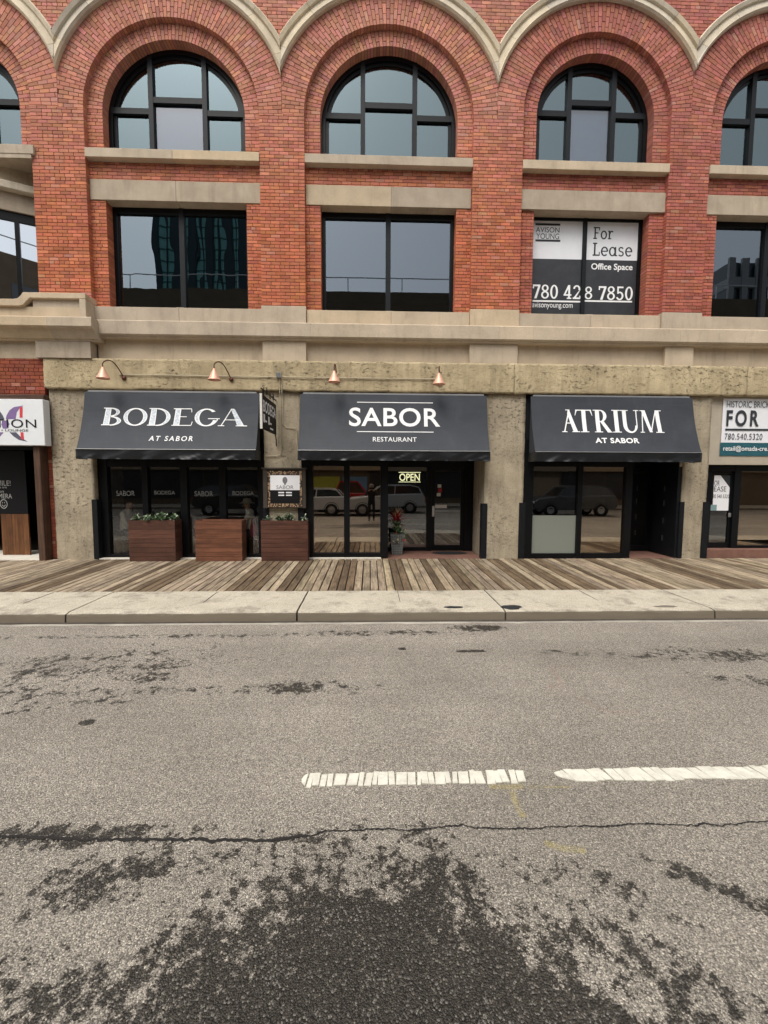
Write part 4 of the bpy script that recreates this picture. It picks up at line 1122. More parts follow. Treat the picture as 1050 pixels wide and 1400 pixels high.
def text_mesh(txt, x0, x1, z0, z1, place, name, mat, parent, lift=0.003, bold=0.0, spacing=1.0, shear=0.0):
    vs, fs = text_polys(txt, bold, spacing, shear); vs = fit_box(vs, x0, x1, z0, z1); fs = tri_norm(vs, fs)
    bm_ = bmesh.new(); bv = [bm_.verts.new((x, 0, z)) for x, z in vs]
    for f in fs:
        try: bm_.faces.new([bv[i] for i in f])
        except ValueError: pass
    z = z0+0.07
    while z < z1:
        bmesh.ops.bisect_plane(bm_, geom=bm_.verts[:]+bm_.edges[:]+bm_.faces[:], plane_co=(0, 0, z), plane_no=(0, 0, 1)); z += 0.07
    for v_ in bm_.verts: v_.co = place(v_.co.x, v_.co.z, lift)
    me_ = bpy.data.meshes.new(name); bm_.to_mesh(me_); bm_.free(); me_.materials.append(M[mat]); return link(name, me_, parent)
def flat(y): return lambda x, z, l: Vector((x, y-l, z))

# ================================================================== AWNINGS
k = NT('awning_fabric'); v = k.n('ShaderNodeNewGeometry').outputs['Position']
f = k.noise(k.mapping(v, (1, 1, 1)), 1.4, 5, 0.6)
c = k.mix(k.ramp(f, [(0.3, 0.0), (0.7, 1.0)]), (0.026, 0.030, 0.038), (0.036, 0.041, 0.051))
dr = k.noise(k.mapping(v, (3.5, 3, 0.7), rot=(0, 0.6, 0)), 1.7, 4, 0.6)
c = k.mix(k.ramp(dr, [(0.55, 0.0), (0.8, 0.3)]), c, (0.065, 0.068, 0.075))
wr = k.noise(k.mapping(v, (1.2, 1, 4.0), rot=(0, 0.75, 0)), 1.2, 2, 0.5, 0.6)
k.set(c, 0.62, k.bump(wr, 0.22, 0.03), 0.35)
plain('valance_fabric', (0.008, 0.009, 0.011), 0.40, var=0.3, scale=3, spec=0.45)
plain('awning_bar', (0.30, 0.30, 0.30), 0.5, 0.5)
plain('lettering_white', (0.80, 0.80, 0.80), 0.6, var=0.05)
k = NT('lettering_hatched'); v = k.n('ShaderNodeNewGeometry').outputs['Position']
k.set(k.mix(k.ramp(k.noise(k.mapping(v, (1, 1, 5)), 22, 3, 0.7), [(0.40, 0.0), (0.52, 1.0)]), (0.30, 0.34, 0.39), (0.66, 0.71, 0.76)), 0.7)
AY0, AY1, AZ0, AZ1 = -0.085, -0.46, 3.70, 2.435
def awn_y(z):
    t = min(1, max(0, (AZ0-z)/(AZ0-AZ1)))
    return AY0+(AY1-AY0)*(0.55*t+0.45*t**2.4)
def wrinkle(x, z, sd):
    t = (AZ0-z)/(AZ0-AZ1)
    return 0.007*nz((x*1.3+z*1.1+sd, z*0.6, sd), 1.7)+0.004*nz((x*2.6-z*2.4, z, sd+3), 1.9)*t
def awning(x0, x1, sd, label):
    a = empty('awning', label, 'awning', 'dark grey shopfront awnings', ((x0+x1)/2, -0.1, AZ1-0.2))
    nx, nzz = 64, 26; mb = MB(); vs = []; fs = []
    for j in range(nzz+1):
        z = AZ0+(AZ1-AZ0)*j/nzz
        for i in range(nx+1):
            x = x0+(x1-x0)*i/nx; sag = -0.012*math.sin(PI*i/nx) if j == nzz else 0
            vs.append((x, awn_y(z)+wrinkle(x, z, sd), z))
    for j in range(nzz):
        for i in range(nx): fs.append((j*(nx+1)+i, (j+1)*(nx+1)+i, (j+1)*(nx+1)+i+1, j*(nx+1)+i+1))
    mb.add(vs, fs)
    for xx, fl in ((x0, False), (x1, True)):                      # side gussets
        col = [(xx, awn_y(AZ0+(AZ1-AZ0)*j/nzz)+wrinkle(xx, AZ0+(AZ1-AZ0)*j/nzz, sd), AZ0+(AZ1-AZ0)*j/nzz) for j in range(nzz+1)]
        vs2 = []; fs2 = []
        for j, p in enumerate(col): vs2 += [p, (xx, -0.075, p[2])]
        for j in range(nzz): fs2.append((2*j, 2*j+1, 2*j+3, 2*j+2) if fl else (2*j, 2*j+2, 2*j+3, 2*j+1))
        mb.add(vs2, fs2)
    mb.build('canopy', 'awning_fabric', a, smooth=True)
    # valance: loose hanging strip, front and both ends
    vb = MB(); nv_, nh = 110, 6; rows = []
    zt, zb = AZ1+0.004, AZ1-0.205
    for j in range(nh+1):
        t = j/nh; row = []
        def wv(s): return (0.030*nz((s*2.3+sd*5, t*0.8+s*1.5, 1), 1.4)+0.022*nz((s*6+t*4+sd, t, 4), 1.3))*(0.3+t*1.0)
        for i in range(9): 
            y = -0.075+(AY1-0.008+0.075)*i/8; row.append((x0-0.006-abs(wv(y+9))*0.5, y, zt+(zb-zt)*t))
        for i in range(1, nv_):
            x = x0+(x1-x0)*i/nv_; row.append((x, AY1-0.012+wrinkle(x, AZ1, sd)*(1-t)+wv(x), zt+(zb-zt)*t+(0.006*nz((x, 0, sd), 3) if j == nh else 0)))
        for i in range(9):
            y = AY1-0.008+(-0.075-AY1+0.008)*i/8; row.append((x1+0.006+abs(wv(y+5))*0.5, y, zt+(zb-zt)*t))
        rows.append(row)
    n = len(rows[0]); vs = [p for rw in rows for p in rw]
    vb.add(vs, [(j*n+i, (j+1)*n+i, (j+1)*n+i+1, j*n+i+1) for j in range(nh) for i in range(n-1)])
    vb.build('valance', 'valance_fabric', a, smooth=True)
    pip = MB().tube([(x0-0.004, AY1-0.014, AZ1+0.006), (x0*0.75+x1*0.25, AY1-0.016, AZ1+0.004), ((x0+x1)/2, AY1-0.017, AZ1+0.005), (x0*0.25+x1*0.75, AY1-0.016, AZ1+0.004), (x1+0.004, AY1-0.014, AZ1+0.006)], 0.007, 6)
    pip.build('piping', 'awning_bar', a)
    MB().box(x0+0.06, x1-0.06, -0.074, -0.03, AZ0-0.01, AZ0+0.035).build('head_bar', 'awning_bar', a)
    MB().box(x0+0.02, x1-0.02, AY1+0.02, AY1+0.05, AZ1-0.04, AZ1-0.01).build('front_bar', 'black_metal', a)
    for xx in (x0+0.03, (x0+x1)/2, x1-0.05): MB().box(xx, xx+0.025, AY1+0.05, -0.01, AZ1-0.038, AZ1-0.012).build('arm', 'black_metal', a)
    def place(x, z, l): return Vector((x, awn_y(z)+wrinkle(x, z, sd)-l-0.002, z-l*0.3))
    return a, place
aw1, pl1 = awning(-6.20, -2.44, 1.0, 'dark grey awning lettered BODEGA over the planters')
glyph_mesh(bodega(), -5.78, -2.67, 2.955, 3.35, pl1, 'lettering', ['lettering_white', 'lettering_hatched'], aw1)
text_mesh('AT SABOR', -4.73, -3.80, 2.625, 2.735, pl1, 'lettering', 'lettering_white', aw1, bold=0.012, spacing=1.35, shear=0.12)
aw2, pl2 = awning(-1.54, 2.61, 2.0, 'dark grey awning lettered SABOR RESTAURANT over the glass entrance')
text_mesh('SABOR', -0.46, 1.55, 2.985, 3.405, pl2, 'lettering', 'lettering_white', aw2, bold=0.014, spacing=1.05)
text_mesh('RESTAURANT', 0.065, 1.02, 2.645, 2.745, pl2, 'lettering', 'lettering_white', aw2, spacing=1.06)
for z in (2.865, 3.525):
    mb = MB()
    for i in range(24):
        xa, xb = -0.285+1.685*i/24, -0.285+1.685*(i+1)/24
        mb.add([pl2(xa, z-0.008, 0.003), pl2(xb, z-0.008, 0.003), pl2(xb, z+0.008, 0.003), pl2(xa, z+0.008, 0.003)], [(0, 1, 2, 3)])
    mb.build('rule', 'lettering_white', aw2)
aw3, pl3 = awning(3.61, 7.33, 3.0, 'dark grey awning lettered ATRIUM on the right')
glyph_mesh(atrium(), 4.27, 6.59, 2.88, 3.405, pl3, 'lettering', 'lettering_white', aw3)
text_mesh('AT SABOR', 4.99, 5.98, 2.645, 2.765, pl3, 'lettering', 'lettering_white', aw3, bold=0.03, spacing=1.08)

# ================================================================== GOOSENECK LAMPS AND CONDUIT
plain('copper', (0.72, 0.40, 0.29), 0.45, 0.25, var=0.12, scale=8)
plain('bronze', (0.10, 0.035, 0.022), 0.5, 0.4, var=0.1)
plain('bulb', (0.75, 0.70, 0.62), 0.3, var=0)
plain('conduit', (0.42, 0.36, 0.25), 0.6, var=0.15, scale=5)
def lamp(px, py, side, label):
    p = on_y(px, py, -0.42); x = p.x; z = p.z
    l = empty('gooseneck_lamp', label, 'lamp', 'copper gooseneck lamps on the concrete beam', (x+side*0.25, -0.09, z+0.02))
    wx = x+side*0.25
    MB().lathe([(0.0, -0.03), (0.045, -0.028), (0.05, 0.0), (0.0, 0.0)], 12, (wx, -0.082, z+0.02), 'y').build('wall_plate', 'bronze', l, smooth=True)
    pts = [(wx, -0.09, z+0.02)]
    for i in range(1, 15):
        t = i/14; a = PI*t
        pts.append((wx+(x-wx)*min(1, t*1.15), -0.09-0.33*min(1, t*1.1), z+0.02+0.26*math.sin(min(1, t*1.05)*PI*0.86)+0.10*t))
    pts[-1] = (x, -0.42, z+0.14)
    MB().tube(pts, 0.012, 8).build('neck', 'bronze', l, smooth=True)
    sh = MB().lathe([(0.026, 0.17), (0.034, 0.135), (0.052, 0.10), (0.072, 0.05), (0.096, 0.005), (0.130, -0.062), (0.134, -0.07), (0.127, -0.066), (0.092, 0.002), (0.066, 0.05), (0.035, 0.11)], 20, (x, -0.42, z))
    sh.build('shade', 'copper', l, smooth=True)
    MB().lathe([(0.0, -0.045), (0.025, -0.035), (0.032, -0.01), (0.02, 0.03), (0.015, 0.08)], 10, (x, -0.42, z)).build('bulb', 'bulb', l, smooth=True)
lamp(141, 513, 1, 'leftmost copper gooseneck lamp above the BODEGA awning')
lamp(293, 515, 1, 'copper gooseneck lamp above the end of the BODEGA lettering')
lamp(457, 518, 0.12, 'copper gooseneck lamp above the left half of the SABOR awning')
lamp(600, 521, 0.25, 'rightmost copper gooseneck lamp, above the end of the SABOR awning')
cond = empty('conduit', 'thin tan electrical conduit with grey junction box running along the concrete beam', 'conduit', loc=(-2, -0.09, 4.0))
cz_ = 4.06
MB().tube([(-5.45, -0.1, cz_+0.01), (-3.4, -0.1, cz_), (-1.95, -0.1, cz_-0.005), (-0.8, -0.1, cz_-0.01), (1.62, -0.1, cz_-0.01)], 0.011, 6).build('pipe', 'conduit', cond)
MB().box(-2.05, -1.95, -0.15, -0.085, cz_-0.03, cz_+0.09).build('junction_box', 'steel', cond, bevel=0.006)
MB().tube([(-1.985, -0.1, cz_-0.03), (-1.985, -0.1, 3.72), (-1.985, -0.055, 3.65), (-1.985, -0.03, 3.2), (-1.985, -0.025, 2.45), (-2.02, -0.025, 2.36), (-2.10, -0.025, 2.34), (-2.36, -0.025, 2.33)], 0.010, 6).build('pipe', 'conduit', cond)
MB().tube([(-1.93, -0.1, cz_-0.03), (-1.94, -0.1, 3.72), (-1.94, -0.03, 3.6), (-1.94, -0.025, 3.05), (-1.88, -0.025, 2.97), (-1.70, -0.025, 2.96), (-1.63, -0.025, 2.9), (-1.62, -0.025, 2.4)], 0.009, 6).build('pipe', 'conduit', cond)

# ================================================================== SIGNS
plain('sign_black', (0.006, 0.006, 0.007), 0.6, var=0.1, spec=0.2); plain('sign_edge', (0.62, 0.60, 0.55), 0.7, var=0.1)
bs = empty('blade_sign', 'black hanging blade sign lettered BODEGA sticking out beside the left awning', 'sign', loc=(-2.09, -0.1, 2.8))
bx = -2.09; y0_, y1_, zb_, zt_ = -1.36, -0.10, 2.80, 3.45
MB().box(bx-0.02, bx+0.02, y0_, y1_, zb_, zt_).build('board', 'sign_black', bs)
MB().box(bx-0.022, bx+0.022, y0_-0.03, y0_-0.001, zb_-0.01, zt_+0.01).build('board_edge', 'sign_edge', bs)
def blade(x, z, l): return Vector((bx+0.0205+l, x, z))
text_mesh('BODEGA', y0_+0.06, y1_-0.06, 3.13, 3.36, blade, 'lettering', 'lettering_white', bs, bold=0.02)
for a, b, c_, d in ((0.08, 0.2, 2.93, 3.09), (0.22, 0.36, 2.95, 2.985), (0.48, 0.60, 2.93, 3.09), (0.62, 0.78, 2.95, 2.985)): MB().box(bx+0.0205, bx+0.0225, y0_+a, y0_+b, c_, d).build('text_line', 'lettering_white', bs)
MB().box(bx+0.021, bx+0.024, y1_-0.62, y1_-0.35, 2.85, 2.885).build('rule', 'lettering_white', bs)
MB().tube([(bx, -0.02, 3.56), (bx, -1.35, 3.56)], 0.014, 6).build('bracket_bar', 'black_metal', bs)
for i in range(4):
    yc = -0.30-i*0.30; pts = []
    for j in range(19):
        a = j/18*2.6*PI; r = 0.02+0.055*j/18; pts.append((bx, yc+r*math.cos(a), 3.56+0.09*(-1 if i % 2 else 1)*0.2+r*math.sin(a)))
    MB().tube(pts, 0.008, 5).build('scroll', 'black_metal', bs)
MB().tube([(bx, -0.03, 2.55), (bx, -0.05, 2.7), (bx, -0.12, 2.80)], 0.012, 6).build('bracket_tail', 'black_metal', bs)
for yy in (-0.3, -1.15): MB().tube([(bx, yy, 3.56), (bx, yy, 3.44)], 0.007, 5).build('hanger', 'black_metal', bs)

mbx = empty('menu_board', 'glazed menu box with mosaic border on the concrete pier between the awnings', 'notice board', loc=(-1.9, -0.02, 1.18))
plain('box_wood', (0.045, 0.035, 0.026), 0.7, var=0.2); plain('sign_white', (0.78, 0.78, 0.80), 0.6, var=0.02); plain('sign_grey', (0.16, 0.16, 0.17), 0.6)
X0, X1, Z0, Z1, YB = -2.375, -1.435, 1.175, 2.045, -0.13
MB().box(X0, X1, YB+0.02, -0.008, Z0, Z1).build('case', 'box_wood', mbx)
MB().box(X0-0.03, X1+0.03, YB-0.03, -0.006, Z1, Z1+0.03).build('cap', 'box_wood', mbx)
for a, b, c_, d in ((X0, X0+0.09, Z0, Z1-0.001), (X1-0.06, X1, Z0, Z1-0.001)): MB().box(a, b, YB-0.01, YB+0.019, c_, d).build('case_frame', 'box_wood', mbx)
plain('mosaic', (0.40, 0.26, 0.15), 0.6, var=0.6, scale=60); plain('mosaic_dark', (0.05, 0.035, 0.025), 0.6)
mo2 = MB(); rr = random.Random(5); ts = 0.026
ix0, ix1, iz0, iz1 = X0+0.10, X1-0.07, Z0+0.02, Z1-0.03
y_ = YB+0.012
for i in range(int((ix1-ix0)/ts)):
    for j in range(int((iz1-iz0)/ts)):
        ni, nj = int((ix1-ix0)/ts), int((iz1-iz0)/ts)
        if 2 <= i < ni-2 and 3 <= j < nj-3: continue
        mo2.box(ix0+i*ts+0.001, ix0+(i+1)*ts-0.002, y_-rr.uniform(0.002, 0.007), y_+0.006, iz0+j*ts+0.001, iz0+(j+1)*ts-0.002, 0 if (i+j+rr.randint(0, 1)) % 2 else 1)
tag(mo2.build('mosaic_tiles', ['mosaic', 'mosaic_dark'], mbx), kind='stuff')
cx0, cx1, cz0, cz1 = ix0+0.055, ix1-0.06, iz0+0.09, iz1-0.11
MB().box(cx0, cx1, y_-0.006, y_+0.004, (cz0+cz1)/2-0.02, cz1).build('panel', 'sign_white', mbx)
MB().box(cx0, cx1, y_-0.0062, y_+0.004, cz0, (cz0+cz1)/2-0.021).build('panel', 'sign_black', mbx)
fp = flat(y_-0.0065); cm = (cx0+cx1)/2; czm = (cz0+cz1)/2
text_mesh('SABOR', cm-0.19, cm+0.19, czm+0.005, czm+0.085, fp, 'lettering', 'sign_grey', mbx)
mb = MB(); mb.prism_y([(cm+0.055*math.cos(a*PI/8), czm+0.20+0.075*math.sin(a*PI/8)) for a in range(16)], y_-0.009, y_-0.006); mb.box(cm-0.02, cm+0.02, y_-0.0092, y_-0.006, czm+0.10, czm+0.15); mb.build('emblem', 'sign_grey', mbx)
for zz, w_ in ((czm-0.075, 0.16), (czm-0.135, 0.16)):
    for s_ in (-1, 1): MB().box(cm+s_*0.085-0.065, cm+s_*0.085+0.065, y_-0.009, y_-0.006, zz-0.014, zz+0.014).build('text_line', 'sign_white', mbx)

# leasing banner across the third second-floor window
ban = empty('window_banner', 'black and white For Lease office space banner filling the upstairs window', 'banner', loc=(4.95, GLZ, 5.6))
cx, cz, R1, R0, hc, HR = BAYS[3]
plain('banner_white', (0.72, 0.73, 0.76), 0.45, var=0.03); plain('banner_black', (0.030, 0.032, 0.037), 0.35, var=0.2); plain('banner_ink', (0.02, 0.02, 0.022), 0.5)
yb_ = GLZ+0.012
wl, wr_ = cx-R0+0.085, cx+R0-0.085
for a, b in ((wl, cx-0.075), (cx+0.015, wr_)):
    MB().box(a, b, yb_, yb_+0.006, 6.90, 7.735).build('sheet', 'banner_white', ban)
    MB().box(a, b, yb_-0.0005, yb_+0.006, 5.60, 6.899).build('sheet', 'banner_black', ban)
fb = flat(yb_-0.001)
def P_(px, py): q = on_y(px, py, yb_); return q.x, q.z
def tb(txt, xa, ya, xb, yb2, mat, fn='text', **kw):
    (ax, az), (bx_, bz) = P_(xa, yb2), P_(xb, ya)
    if fn == 'slab': glyph_mesh(slab(txt), ax, bx_, az, bz, fb, 'lettering', mat, ban, 0.001)
    else: text_mesh(txt, ax, bx_, az, bz, fb, 'lettering', mat, ban, 0.001, **kw)
tb('AVISON', 732.5, 311, 765, 317.5, 'banner_ink'); tb('YOUNG', 733, 319.5, 764.5, 326.5, 'banner_ink')
for ya, yb2 in ((306, 308), (328, 330)): 
    (ax, az), (bx_, bz) = P_(732, yb2), P_(766, ya); MB().box(ax, bx_, yb_-0.004, yb_-0.001, az, bz).build('rule', 'banner_ink', ban)
tb('For', 811, 311, 839, 327, 'banner_ink', 'slab'); tb('Lease', 810, 333, 865, 350, 'banner_ink', 'slab')
tb('Office Space', 808, 361, 865, 371, 'lettering_white', bold=0.02)
tb('780 42', 728, 390, 794, 408, 'lettering_white', 'slab'); tb('8', 799, 392, 810, 409, 'lettering_white', 'slab'); tb('7850', 818, 392, 865.5, 410, 'lettering_white', 'slab')
tb('avisonyoung.com', 727.5, 414, 783, 422.5, 'lettering_white')
for xa, xb in ((728, 794), (799, 864)):
    (ax, az), (bx_, bz) = P_(xa, 412.5), P_(xb, 411.5); MB().box(ax, bx_, yb_-0.004, yb_-0.001, az, bz).build('rule', 'lettering_white', ban)

# lounge sign at the left edge
plain('panel_white', (0.72, 0.74, 0.76), 0.5, var=0.03); plain('ink_purple', (0.20, 0.13, 0.30), 0.5); plain('ink_red', (0.62, 0.05, 0.06), 0.5); plain('ink_slate', (0.09, 0.09, 0.13), 0.5)
ls = empty('lounge_sign', 'white box sign with purple and red wing emblem reading TION and LOUNGE', 'sign', loc=(-7.9, -0.15, 2.48))
sy = -0.24; MB().box(-9.4, -6.99, sy, -0.04, 2.52, 3.50).build('sign_box', 'panel_white', ls, bevel=0.008)
fl = flat(sy-0.001)
mb = MB()
for pts, mi, ly in (([(8, 573), (9, 568), (13, 561), (19, 556.5), (32, 554.5), (27, 558), (23, 564), (21.5, 573)], 0, 1), ([(27, 557), (31, 556), (31, 571), (27, 571)], 1, 2),
        ([(13, 591), (19, 597), (26, 601.5), (38, 604), (31, 599.5), (26, 595), (22, 591)], 2, 1), ([(28, 591), (32, 591), (33, 601.5), (29, 600)], 1, 2),
        ([(6, 573), (4, 568), (-1, 561), (-8, 556.5), (-22, 554.5), (-15, 559), (-9, 565), (-7, 573)], 2, 1), ([(5, 591), (0, 597), (-8, 602), (-22, 604), (-14, 599), (-9, 595), (-7, 591)], 0, 1),
        ([(3, 575), (11, 575), (13, 580), (10, 586), (4, 586), (2, 580)], 0, 1)):
    q = [on_y(u, t, sy) for u, t in pts]; q = [(p.x, p.z) for p in q]
    if sum(q[i][0]*q[(i+1) % len(q)][1]-q[(i+1) % len(q)][0]*q[i][1] for i in range(len(q))) < 0: q = q[::-1]
    mb.add([(x, sy-0.002*ly, z) for x, z in q], [tuple(range(len(q)))], mi)
mb.build('emblem', ['ink_purple', 'ink_red', 'ink_slate'], ls)
(ax, bz), (bx_, az) = [(on_y(u, t, sy).x, on_y(u, t, sy).z) for u, t in ((-7, 573), (50, 585))]
text_mesh('TION', ax, bx_, az, bz, flat(sy-0.005), 'lettering', 'sign_black', ls, 0.001, spacing=1.1)
(ax, bz), (bx_, az) = [(on_y(u, t, sy).x, on_y(u, t, sy).z) for u, t in ((-9, 586.5), (39, 590))]
text_mesh('ER • LOUNGE', ax, bx_, az, bz, flat(sy-0.005), 'lettering', 'sign_black', ls, 0.001)

# lease sign on the stucco at the right edge
rs = empty('lease_sign', 'white and teal vinyl FOR LEASE sign on the stucco at the right edge', 'sign', loc=(9.2, 0.04, 2.0))
plain('vinyl_white', (0.76, 0.77, 0.80), 0.4, var=0.03); plain('vinyl_teal', (0.020, 0.095, 0.12), 0.4, var=0.2); plain('ink_dark', (0.03, 0.035, 0.04), 0.5)
ry = 0.045
def vinyl(x0, x1, z0, z1, mat):
    mb = MB(); nx, nq = 40, 14
    vs = [(x0+(x1-x0)*i/nx, ry-0.006*abs(nz((i*0.35, j*0.45, 2), 1.0)), z0+(z1-z0)*j/nq+0.004*nz((i*.2, j, 5))) for j in range(nq+1) for i in range(nx+1)]
    mb.add(vs, [(j*(nx+1)+i, j*(nx+1)+i+1, (j+1)*(nx+1)+i+1, (j+1)*(nx+1)+i) for j in range(nq) for i in range(nx)])
    return mb.build('vinyl_sheet', mat, rs, smooth=True)
def q_(px, py): v_ = on_y(px, py, ry); return v_.x, v_.z
zs_ = q_(985, 605)[1]; vinyl(8.16, 10.9, zs_, 3.72, 'vinyl_white'); vinyl(8.145, 10.9, q_(985, 623)[1], zs_-0.001, 'vinyl_teal')
def tr(txt, xa, ya, xb, yb2, mat, y=0.012, **kw):
    (ax, az), (bx_, bz) = q_(xa, yb2), q_(xb, ya); text_mesh(txt, ax, bx_, az, bz, flat(ry-y), 'lettering', mat, rs, 0.001, **kw)
tr('HISTORIC BRICK', 993, 549, 1052, 557, 'ink_dark'); tr('FOR', 992, 561, 1038, 583, 'ink_dark', bold=0.03, spacing=1.35); tr('LEASE', 1052, 561, 1120, 583, 'ink_dark', bold=0.03, spacing=1.2)
tr('780.540.5320', 990, 593, 1042, 601, 'ink_dark', spacing=1.1); tr('retail@omada-cre.com', 988, 610, 1064, 618, 'lettering_white', bold=0.01)
(ax, az), (bx_, bz) = q_(991, 588.5), q_(1120, 587); MB().box(ax, bx_, ry-0.014, ry-0.011, az, bz).build('rule', 'ink_dark', rs)
ps = empty('lease_poster', 'white For Lease paper poster taped inside the glass door on the right', 'poster', loc=(8.4, 0.31, 1.0))
py_ = 0.286
def r_(px, py): v_ = on_y(px, py, py_); return v_.x, v_.z
(ax, az), (bx_, bz) = r_(974, 698), r_(1000, 650); MB().box(ax, bx_, py_, py_+0.003, az, bz).build('paper', 'sign_white', ps)
for txt, a, b, c_, d in (('FOR', 974, 657, 984, 664), ('LEASE', 972, 665, 993, 672), ('780 540 5320', 972, 676, 997, 681)):
    (ax, az), (bx_, bz) = r_(a, d), r_(c_, b); text_mesh(txt, ax, bx_, az, bz, flat(py_-0.002), 'lettering', 'ink_dark', ps, 0.001)
(ax, az), (bx_, bz) = r_(984, 668), r_(1000, 650); MB().prism_y([(ax, bz), (bx_, bz), (bx_, az)], py_-0.003, py_-0.001).build('print', 'ink_dark', ps)
(ax, az), (bx_, bz) = r_(971, 698), r_(980, 690); MB().box(ax, bx_, py_-0.003, py_-0.001, az, bz).build('print', plain('print_teal', (0.20, 0.30, 0.30), 0.6), ps)

# lit OPEN sign
mat_emit('neon', (1.0, 0.95, 0.55), 1.6)
os_ = empty('open_sign', 'glowing pale yellow OPEN sign hanging inside the entrance glass', 'sign', loc=(0.95, 1.2, 1.7))
def o_(px, py): v_ = on_y(px, py, 1.22); return v_.x, v_.z
(ax, az), (bx_, bz) = o_(546, 657.5), o_(574, 647.5)
text_mesh('OPEN', ax, bx_, az, bz, flat(1.22), 'lettering', 'neon', os_, 0.001, bold=0.01)
for a, b in ((645.5, 646.2), (658.6, 659.2)):
    (ax, az), (bx_, bz) = o_(545, b), o_(575, a); MB().box(ax, bx_, 1.205, 1.215, az, bz).build('tube', 'neon', os_)
(ax, az), (bx_, bz) = o_(544, 660), o_(576, 644.5); MB().box(ax, bx_, 1.235, 1.26, az, bz).build('back_plate', 'sign_black', os_)
# small gilt names on the glass of the first shopfront
plain('etched', (0.20, 0.20, 0.19), 0.7, var=0)
dec = empty('window_lettering', 'small pale SABOR and BODEGA names stuck on the left shop windows', 'lettering', loc=(-4.2, 0.2, 1.3))
for (txt, a, b, c_, d) in (('SABOR', 159, 671, 184, 678), ('BODEGA', 211, 671, 239, 676), ('SABOR', 266, 671.5, 291, 678.5), ('BODEGA', 318, 671.5, 347, 677)):
    u0, u1 = on_y(a, d, 0.2), on_y(c_, b, 0.2); text_mesh(txt, u0.x, u1.x, u0.z, u1.z, flat(0.203), 'lettering', 'etched', dec, 0.001)

# ================================================================== PLANTERS
mat_wood('planter_wood', (0.128, 0.054, 0.034), (0.062, 0.027, 0.018), 0, 0.8, True, 0.6)
plain('soil', (0.03, 0.022, 0.016), 0.95, var=0.3, scale=30)
def planter(x0, x1, label, tint, sd):
    y0, y1, h = -0.26, 0.10, 0.905
    p = empty('planter', label, 'planter', 'tall wooden planters on the boardwalk', ((x0+x1)/2, (y0+y1)/2, 0))
    rr = random.Random(sd); nb = 9; bh = h/nb
    for i in range(nb):
        for (a, b, c_, d) in ((x0, x1, y0, y0+0.022), (x0+0.001, x0+0.022, y0+0.0235, y1-0.0235), (x1-0.022, x1-0.001, y0+0.0235, y1-0.0235), (x0, x1, y1-0.022, y1)):
            t = rr.uniform(0.8, 1.2); jt = rr.uniform(-0.0015, 0.0015)
            o = MB().box(a, b, c_+jt, d, i*bh+0.002, (i+1)*bh-0.0025).build('board', 'planter_wood', p); o.color = (tint[0]*t, tint[1]*t, tint[2]*t, 1)
    MB().box(x0+0.024, x1-0.024, y0+0.024, y1-0.024, 0.003, h-0.07).build('liner', 'soil', p)
    return p
planter(-5.29, -4.285, 'wooden planter with white-flecked greenery, leftmost of the three', (1.0, 1.0, 1.0), 1)
planter(-3.85, -2.83, 'middle wooden planter with no plants showing, redder than its neighbours', (1.45, 1.35, 1.15), 2)
planter(-2.41, -1.38, 'wooden planter under the menu box, right of the other two', (0.92, 0.88, 0.9), 3)
plain('leaf_green', (0.06, 0.12, 0.04), 0.6, var=0.3, scale=20); plain('leaf_pale', (0.38, 0.42, 0.30), 0.6, var=0.2); plain('leaf_sage', (0.14, 0.20, 0.13), 0.6, var=0.2)
plain('leaf_red', (0.35, 0.015, 0.03), 0.5, var=0.3, scale=15); plain('leaf_straw', (0.45, 0.33, 0.16), 0.6, var=0.2)
plain('stem_green', (0.05, 0.08, 0.03), 0.7)
def leaf(mb, p, d, ln, wd, mi):
    d = d.normalized(); s = d.cross(Vector((0, 0, 1)));
    if s.length < 0.05: s = Vector((1, 0, 0))
    s.normalize(); up = s.cross(d)
    a = p; m1 = p+d*ln*0.45+s*wd+up*ln*0.06; m2 = p+d*ln*0.45-s*wd+up*ln*0.06; c_ = p+d*ln*0.5+up*ln*0.02; t = p+d*ln-up*ln*0.12
    mb.add([a, m1, t, c_], [(0, 1, 2, 3)], mi); mb.add([a, c_, t, m2], [(0, 1, 2, 3)], mi)
def clump(x, y, z, rx, ry_, h, n, mats, label, group, sd, ln=0.06):
    rr = random.Random(sd); o = empty('leafy_plant', label, 'plant', group, (x, y, z))
    st = MB(); lf = MB()
    for i in range(n//9+2):
        a = rr.uniform(0, 2*PI); q = rr.uniform(0.1, 1.0); tip = Vector((x+rx*q*math.cos(a), y+ry_*q*math.sin(a), z+h*rr.uniform(0.5, 1.0)*(1.1-q*0.5)))
        base = Vector((x+rx*0.25*q*math.cos(a), y+ry_*0.25*q*math.sin(a), z-0.01)); mid = (base+tip)/2+Vector((0, 0, h*0.15))
        st.tube([base, mid, tip], [0.004, 0.003, 0.002], 4)
        for j in range(9):
            t = rr.uniform(0.3, 1.0); p = base.lerp(mid, t*2) if t < 0.5 else mid.lerp(tip, t*2-1)
            leaf(lf, p, Vector((rr.uniform(-1, 1), rr.uniform(-1, 0.8), rr.uniform(-0.3, 0.9))), ln*rr.uniform(0.6, 1.3), ln*0.28, rr.choices(range(len(mats)), [3, 2, 2][:len(mats)])[0])
    st.build('stem', 'stem_green', o); lf.build('foliage', mats, o)
    return o
